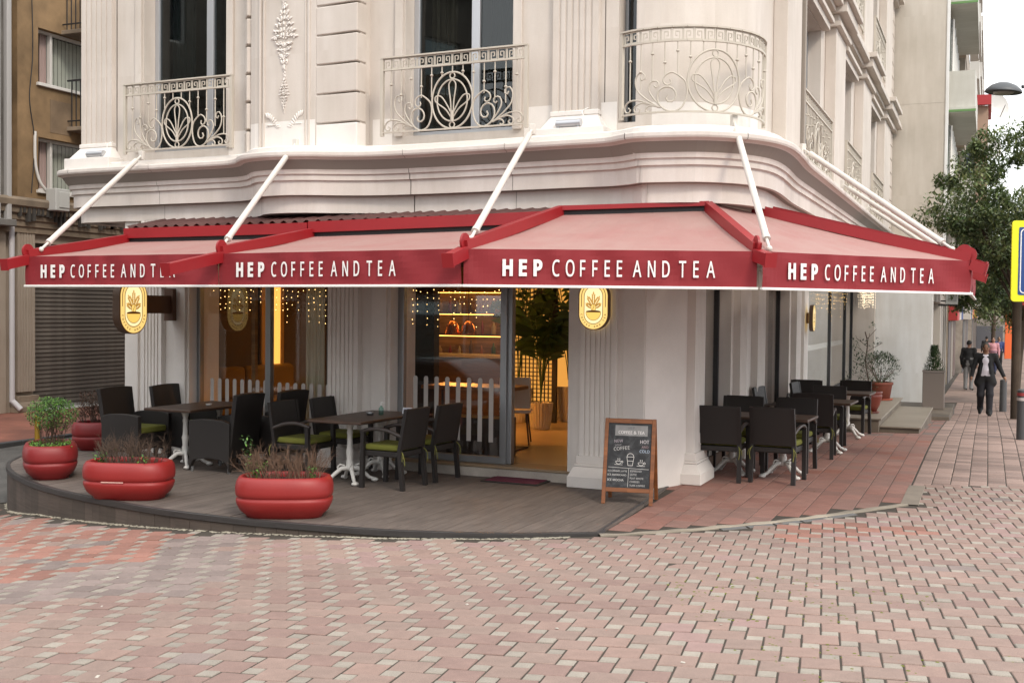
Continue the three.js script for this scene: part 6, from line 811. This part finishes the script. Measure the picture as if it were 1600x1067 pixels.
{ // street furniture
  const lp = thing('street_lamp', 'grey street lamp with a flat domed head reaching in at top right', 'street lamp', [10.9, gy(10.9, -22), -22]); const gm = mat([.085, .09, .095], .5, { metalness: .4 }), y0 = 5.92 - gy(10.9, -22); mk('pole', G.cyl(.075, .05, y0 + .25, 14), gm, lp); mk('base', G.cyl(.13, .12, .5, 16), gm, lp); mk('arm', G.tube([[0, y0 + .1, 0], [-.5, y0 + .16, 0], [-1.15, y0 + .06, 0]], .035, 16, 8), gm, lp); mk('head', new THREE.LatheGeometry([[0, .14], [.12, .13], [.24, .08], [.33, .0], [.35, -.05], [.33, -.06], [.3, -.04], [0, -.04]].map((p) => new THREE.Vector2(...p)), 28).scale(1, 1, .8).rotateZ(R(-4)).translate(-1.5, y0 + .0, 0), gm, lp); mk('lens', G.sph(.2, -1.5, y0 - .05, 0, 16, 1, .25, .8), mat([.25, .25, .22], .3), lp);
  const sg = thing('crossing_sign', 'yellow bordered blue road sign cut by the right edge of the picture', 'sign', [6.52, gy(6.52, -14), -14.0], R(0)), cy = 2.26 - gy(6.52, -14); const rrct = (w, h, r) => { const s = new THREE.Shape(), x = w / 2, y = h / 2; s.moveTo(-x + r, -y); s.lineTo(x - r, -y); s.absarc(x - r, -y + r, r, -Math.PI / 2, 0); s.lineTo(x, y - r); s.absarc(x - r, y - r, r, 0, Math.PI / 2); s.lineTo(-x + r, y); s.absarc(-x + r, y - r, r, Math.PI / 2, Math.PI); s.lineTo(-x, -y + r); s.absarc(-x + r, -y + r, r, Math.PI, Math.PI * 1.5); return s; }; const ex = (s, d) => new THREE.ExtrudeGeometry(s, { depth: d, bevelEnabled: false, curveSegments: 8 });
  mk('yellow_board', ex(rrct(.8, .99, .04), .02).translate(0, cy, 0), mat([.72, .72, .01], .5), sg); mk('blue_panel', ex(rrct(.64, .83, .02), .003).translate(0, cy, .021), mat([.01, .05, .2], .45), sg); const ol = rrct(.6, .79, .05); ol.holes.push(new THREE.Path(rrct(.575, .765, .04).getPoints(8))); mk('white_outline', ex(ol, .002).translate(0, cy, .025), M.white, sg); const tri = new THREE.Shape([[-.24, -.22], [.24, -.22], [0, .24]].map((p) => new THREE.Vector2(...p))); mk('white_triangle', ex(tri, .002).translate(0, cy, .025), M.white, sg); mk('post', G.cyl(.03, .03, cy + .45, 12, 0, 0, -.04), M.alu, sg);
  for (const [s, o, h, r, nm] of [[7.36, 3.9, .8, .085, 'at the right edge of the picture'], [19, 3.75, .8, .09, 'beyond the second tree']]) { const p = sw(s, 0, o), b = thing('bollard', 'dark grey round street bollard ' + nm, 'bollard', [p.x, gy(p.x, p.z), p.z]); mk('shaft', G.cyl(r, r * .95, h, 18), mat([.07, .072, .075], .5), b); if (s < 8) { mk('band', G.cyl(r * 1.03, r * 1.03, .05, 18, 0, h * .8, 0), mat([.5, .46, .44], .5), b); mk('red_band', G.cyl(r * 1.03, r * 1.03, .05, 18, 0, h * .9, 0), mat([.3, .04, .04], .5), b); } mk('cap', G.sph(r, 0, h, 0, 16, 1, .4, 1), mat([.07, .072, .075], .5), b); }
  const fl = thing('hanging_banner', 'orange and red cloth banners hanging far down the street', 'banner', (() => { const p = sw(44, 0, 4.3); return [p.x, gy(p.x, p.z), p.z]; })()); mk('orange_cloth', G.rbox(.5, 2.2, .04, .01, 0, 1.9, 0), mat([.65, .12, .03], .8), fl); mk('red_cloth', G.rbox(.9, .5, .04, .01, .2, 3.4, .05), mat([.55, .04, .04], .8), fl); mk('pole', G.cyl(.04, .04, 3.8, 8, .3, 0, -.1), M.alu, fl); mk('blue_cloth', G.rbox(.3, .8, .04, .01, .35, 2.7, .1), mat([.1, .12, .45], .8), fl);
}
{ // across the road behind the viewpoint: the fronts that the panes mirror
  const row = (label, x, z, ry, w, h, c, n) => { const g = thing('opposite_building', label, 'building', [x, gy(x, z) - .3, z], ry); const st = Math.floor((h - 4) / 3), holes = []; for (let k = 0; k < st; k++) for (let i = 0; i < n; i++) holes.push([-w / 2 + (i + .25) * w / n, -w / 2 + (i + .75) * w / n, 4.4 + k * 3, 6.3 + k * 3]); for (let i = 0; i < n; i++) holes.push([-w / 2 + (i + .12) * w / n, -w / 2 + (i + .88) * w / n, .35, 3.2]); mk('wall', holed([-w / 2, w / 2, 0, h], holes, -.3, 0), mat(c, .9, { map: T.blotch }), g); mk('inner_wall', G.span(-w / 2, w / 2, 0, h, -4, -3.8), M.dark, g); mk('roof', G.span(-w / 2, w / 2, h, h + .3, -4, .3), mat(c, .9), g); holes.forEach(([a, b, y0, y1]) => { mk('frame', [G.span(a, b, y0, y0 + .08, -.2, -.1), G.span(a, b, y1 - .08, y1, -.2, -.1), G.span(a, a + .08, y0, y1, -.2, -.1), G.span(b - .08, b, y0, y1, -.2, -.1)], M.white, g); mk('pane', G.span(a, b, y0, y1, -.16, -.15), M.glassTint, g); }); mk('string_course', G.span(-w / 2, w / 2, 3.6, 3.9, 0, .25), mat([.5, .46, .4], .9), g); };
  row('grey rendered building across the road to the left of the viewpoint', -21, -6, R(84), 18, 14, [.33, .31, .28], 5); row('brick coloured building across the road behind the viewpoint', -12, 15, R(150), 16, 8.5, [.28, .17, .12], 5); row('cream building behind the viewpoint', 9, 17, R(185), 16, 8.5, [.45, .4, .33], 5);
  const car = thing('parked_car', 'dark parked car at the far kerb left of the viewpoint', 'car', [-9.6, gy(-9.6, -7.2), -7.2], R(-8)); const body = new THREE.Shape(); body.moveTo(-2.15, .3); body.lineTo(-2.2, .62); body.quadraticCurveTo(-2.15, .82, -1.9, .88); body.lineTo(-1.25, .96); body.lineTo(1.0, .96); body.quadraticCurveTo(1.7, .92, 2.1, .74); body.quadraticCurveTo(2.25, .6, 2.2, .3); body.closePath(); const cab = new THREE.Shape(); cab.moveTo(-1.75, .92); cab.quadraticCurveTo(-1.35, 1.42, -.9, 1.45); cab.lineTo(.15, 1.45); cab.quadraticCurveTo(.6, 1.38, 1.15, .93); cab.closePath(); const bev = { bevelEnabled: true, bevelSize: .06, bevelThickness: .1, bevelSegments: 4 }, paint = new THREE.MeshPhysicalMaterial({ color: lin(.02, .022, .026), roughness: .3, clearcoat: 1, clearcoatRoughness: .05 });
  mk('body', new THREE.ExtrudeGeometry(body, { depth: 1.5, ...bev }).translate(0, 0, -.75), paint, car); mk('cabin', new THREE.ExtrudeGeometry(cab, { depth: 1.2, ...bev }).translate(0, 0, -.6), paint, car); const win = new THREE.Shape(); win.moveTo(-1.5, .98); win.quadraticCurveTo(-1.2, 1.36, -.85, 1.38); win.lineTo(.1, 1.38); win.quadraticCurveTo(.5, 1.32, .95, .98); win.closePath(); for (const z of [.71, -.72]) mk('side_window', new THREE.ExtrudeGeometry(win, { depth: .012, bevelEnabled: false }).translate(0, 0, z), mat([.01, .012, .014], .05), car); mk('chrome_strip', [G.span(-1.5, .95, .955, .975, .72, .735)], M.aluLight, car); for (const [x, z] of [[-1.35, .78], [1.35, .78], [-1.35, -.78], [1.35, -.78]]) { const w = sub('wheel', car, x, .32, z); mk('tyre', new THREE.TorusGeometry(.25, .085, 10, 24), M.dark, w); mk('rim', new THREE.CylinderGeometry(.2, .2, .12, 18).rotateX(Math.PI / 2), M.aluLight, w); } mk('headlight', G.sph(.12, 2.16, .66, .6, 10, .6, .7, 1.6), M.white, car); mk('headlight', G.sph(.12, 2.16, .66, -.6, 10, .6, .7, 1.6), M.white, car);
}
// ---------- people ----------
function person(label, pos, turn, c, pose, res = 72) {
  // joints in metres, front is +z; J: name -> [x,y,z,r]
  const J = pose, B = [];
  const cap = (a, b, col) => B.push([J[a], J[b], col]);
  cap('pelvis', 'waist', c.legs); cap('waist', 'chest', c.top); cap('chest', 'neckb', c.top); cap('shL', 'shR', c.top); cap('hipL', 'hipR', c.legs); cap('neckb', 'headb', c.skin);
  for (const s of ['L', 'R']) { cap('chest', 'sh' + s, c.top); cap('sh' + s, 'el' + s, c.top); cap('el' + s, 'wr' + s, c.top); cap('hip' + s, 'kn' + s, c.legs); cap('kn' + s, 'an' + s, c.legs); cap('an' + s, 'toe' + s, c.shoe); if (c.coat) { cap('waist', 'hem' + s, c.top); } }
  const hx = .55, hy = .98, hz = .5, cy = .9, mc = new MarchingCubes(res, new THREE.MeshBasicMaterial(), false, false, 60000); mc.isolation = 0; const n = mc.size;
  const sd = (x, y, z) => { let d = 9; for (const [a, b] of B) { const bx = b[0] - a[0], by = b[1] - a[1], bz = b[2] - a[2], L = bx * bx + by * by + bz * bz || 1e-6, t = clamp(((x - a[0]) * bx + (y - a[1]) * by + (z - a[2]) * bz) / L, 0, 1), q = Math.hypot(x - a[0] - t * bx, y - a[1] - t * by, (z - a[2] - t * bz) * 1.12) - lerp(a[3], b[3], t); const k = .035, h = clamp(.5 + .5 * (d - q) / k, 0, 1); d = lerp(d, q, h) - k * h * (1 - h); } return d; };
  for (let k = 0; k < n; k++) for (let j = 0; j < n; j++) for (let i = 0; i < n; i++) mc.field[i + j * n + k * n * n] = -sd((i - n / 2) / (n / 2) * hx, cy + (j - n / 2) / (n / 2) * hy, (k - n / 2) / (n / 2) * hz);
  mc.update(); const N = mc.count, P = new Float32Array(N * 3), C = new Float32Array(N * 3);
  for (let i = 0; i < N; i++) { const x = mc.positionArray[i * 3] * hx, y = cy + mc.positionArray[i * 3 + 1] * hy, z = mc.positionArray[i * 3 + 2] * hz; P.set([x, y, z], i * 3); let best = 9, col = c.top; for (const [a, b, cc] of B) { const bx = b[0] - a[0], by = b[1] - a[1], bz = b[2] - a[2], L = bx * bx + by * by + bz * bz || 1e-6, t = clamp(((x - a[0]) * bx + (y - a[1]) * by + (z - a[2]) * bz) / L, 0, 1), q = Math.hypot(x - a[0] - t * bx, y - a[1] - t * by, z - a[2] - t * bz) - lerp(a[3], b[3], t); if (q < best) { best = q; col = cc; } } const w = J.chest[0]; if (c.shirt && z > .04 && Math.abs(x - w) < .055 + (1.45 - y) * .1 && y > .97 && y < 1.47) col = c.shirt; C.set(col, i * 3); }
  const g0 = new THREE.BufferGeometry(); g0.setAttribute('position', new THREE.BufferAttribute(P, 3)); g0.setAttribute('color', new THREE.BufferAttribute(C, 3)); g0.computeVertexNormals();
  { // smooth normals from the field
    const e = .006, nn = new Float32Array(N * 3), v = V(); for (let i = 0; i < N; i++) { const x = P[i * 3], y = P[i * 3 + 1], z = P[i * 3 + 2]; v.set(sd(x + e, y, z) - sd(x - e, y, z), sd(x, y + e, z) - sd(x, y - e, z), sd(x, y, z + e) - sd(x, y, z - e)).normalize(); nn.set([v.x, v.y, v.z], i * 3); } g0.setAttribute('normal', new THREE.BufferAttribute(nn, 3)); }
  const paint = (q, col) => { q = q.index ? q.toNonIndexed() : q; const k = q.attributes.position.count, a = new Float32Array(k * 3); for (let i = 0; i < k; i++) a.set(col, i * 3); q.setAttribute('color', new THREE.BufferAttribute(a, 3)); return q; };
  const H = J.head, parts = [g0], hd = (q) => q.rotateX(J.nod || 0).translate(H[0], H[1], H[2]);
  parts.push(paint(hd(G.sph(.1, 0, 0, 0, 18, .78, 1.15, .95)), c.skin), paint(hd(G.sph(.07, 0, -.055, .025, 12, .8, .8, .8)), c.skin), paint(hd(G.sph(.02, 0, -.01, .1, 8, .7, 1.3, 1)), c.skin), paint(hd(G.sph(.016, -.032, .018, .083, 8, 1.1, .6, .6)), [.03, .02, .02]), paint(hd(G.sph(.016, .032, .018, .083, 8, 1.1, .6, .6)), [.03, .02, .02]), paint(hd(G.sph(.022, 0, -.055, .08, 8, 1.2, .35, .5)), [c.skin[0] * .7, c.skin[1] * .45, c.skin[2] * .45]), paint(hd(G.sph(.022, -.08, 0, -.005, 8, .4, 1.2, .8)), c.skin), paint(hd(G.sph(.022, .08, 0, -.005, 8, .4, 1.2, .8)), c.skin));
  for (const s of ['L', 'R']) { const w = V(...J['wr' + s].slice(0, 3)), d = w.clone().sub(V(...J['el' + s].slice(0, 3))).normalize(), sx = s === 'L' ? 1 : -1, side = V(0, 0, 1), palm = w.clone().addScaledVector(d, .05); parts.push(paint(G.bar(w, w.clone().addScaledVector(d, .09), .03, 8, .034), c.skin), paint(G.sph(.036, palm.x, palm.y, palm.z, 8, .6, 1.2, 1.1), c.skin)); for (let f = 0; f < 4; f++) { const b = w.clone().addScaledVector(d, .085).addScaledVector(side, (f - 1.5) * .019), m = b.clone().addScaledVector(d, .035 + .006 * (f === 1 || f === 2)), e = m.clone().addScaledVector(d, .025).add(V(-sx * .015, 0, .006)); parts.push(paint(G.bar(b, m, .009, 6, .0085), c.skin), paint(G.bar(m, e, .0085, 6, .007), c.skin)); } const tb = w.clone().addScaledVector(d, .03).addScaledVector(side, .03); parts.push(paint(G.bar(tb, tb.clone().addScaledVector(d, .045).addScaledVector(side, .022), .0105, 6, .0085), c.skin)); }
  const o = thing('person', label, 'person', pos, turn); const strip = parts.map((q) => { q = q.index ? q.toNonIndexed() : q; for (const k of Object.keys(q.attributes)) if (!['position', 'normal', 'color'].includes(k)) q.deleteAttribute(k); return q; });
  mk('body', mergeGeometries(strip), new THREE.MeshStandardMaterial({ vertexColors: true, roughness: .8 }), o); mk('hair', [hd(new THREE.SphereGeometry(.106, 18, 10, 0, 6.2832, 0, Math.PI * .52).scale(.8, 1.12, .98).rotateX(-.38).translate(0, .008, -.012)), ...(c.longHair ? [hd(G.sph(.09, 0, -.07, -.06, 10, .95, 1.5, .5))] : [])], mat(c.hair, .8), o);
  if (c.shirt) mk('jacket_lapel', [G.beam([-.05, 1.43, .115], [-.115, 1.0, .165], .05, .02, V(0, 0, 1)), G.beam([.05, 1.43, .115], [.115, 1.0, .165], .05, .02, V(0, 0, 1))], mat(c.topC || [.012, .012, .014], .8), o);
  return o;
}
const stand = (o = {}) => ({ pelvis: [0, .96, 0, .135], waist: [0, 1.1, .01, .165], chest: [0, 1.32, .01, .15], neckb: [0, 1.47, .0, .06], headb: [0, 1.56, .015, .05], head: [0, 1.645, .025], shL: [.19, 1.43, 0, .068], shR: [-.19, 1.43, 0, .068], elL: [.25, 1.16, -.03, .055], elR: [-.25, 1.16, -.03, .055], wrL: [.26, .92, .05, .042], wrR: [-.26, .92, .05, .042], hipL: [.09, .93, 0, .1], hipR: [-.09, .93, 0, .1], knL: [.1, .5, .02, .075], knR: [-.1, .5, .02, .075], anL: [.1, .09, -.02, .055], anR: [-.1, .09, -.02, .055], toeL: [.11, .035, .14, .036], toeR: [-.11, .035, .14, .036], hemL: [.13, .84, 0, .1], hemR: [-.13, .84, 0, .1], nod: 0, ...o });
const onS = (s, o) => { const p = sw(s, 0, o); return [p.x, gy(p.x, p.z), p.z]; };
const blk = [.012, .012, .013];
person('man in a dark jacket and pale shirt walking toward the viewer, looking down', onS(16.4, 3.32), R(-24), { top: blk, legs: [.013, .013, .018], skin: [.3, .16, .1], shoe: [.012, .012, .012], hair: [.06, .055, .05], shirt: [.72, .68, .74], coat: true }, stand({ head: [0, 1.63, .06], headb: [0, 1.55, .03, .05], nod: .35, elL: [.3, 1.17, -.1, .055], wrL: [.4, .96, -.05, .044], elR: [-.27, 1.16, .03, .055], wrR: [-.3, .95, .16, .042], knL: [.1, .52, .07, .085], anL: [.1, .09, .08, .068], toeL: [.115, .035, .24, .036], knR: [-.1, .5, .02, .085], anR: [-.11, .17, -.2, .068], toeR: [-.115, .06, -.07, .036], hemL: [.14, .8, .01, .115], hemR: [-.14, .8, .01, .115] }), 84);
person('person in a black jacket and grey trousers at a lit shop door', onS(30, 2.75), R(140), { top: blk, legs: [.2, .2, .2], skin: [.25, .14, .1], shoe: blk, hair: [.01, .01, .01], coat: true }, stand(), 44);
person('woman in a pink top coming up the street behind the man', onS(46, 3.6), R(-20), { top: [.5, .25, .28], legs: [.04, .05, .1], skin: [.35, .2, .14], shoe: blk, hair: [.03, .02, .015], longHair: true }, stand(), 40);
person('far walker in blue down the street', onS(52, 3.9), R(-15), { top: [.03, .05, .15], legs: blk, skin: [.3, .18, .12], shoe: blk, hair: [.02, .02, .02] }, stand(), 36);
person('far walker in black down the street', onS(57, 3.3), R(160), { top: blk, legs: [.03, .03, .04], skin: [.3, .18, .12], shoe: blk, hair: [.02, .02, .02] }, stand(), 36);
renderer.render(scene, camera);
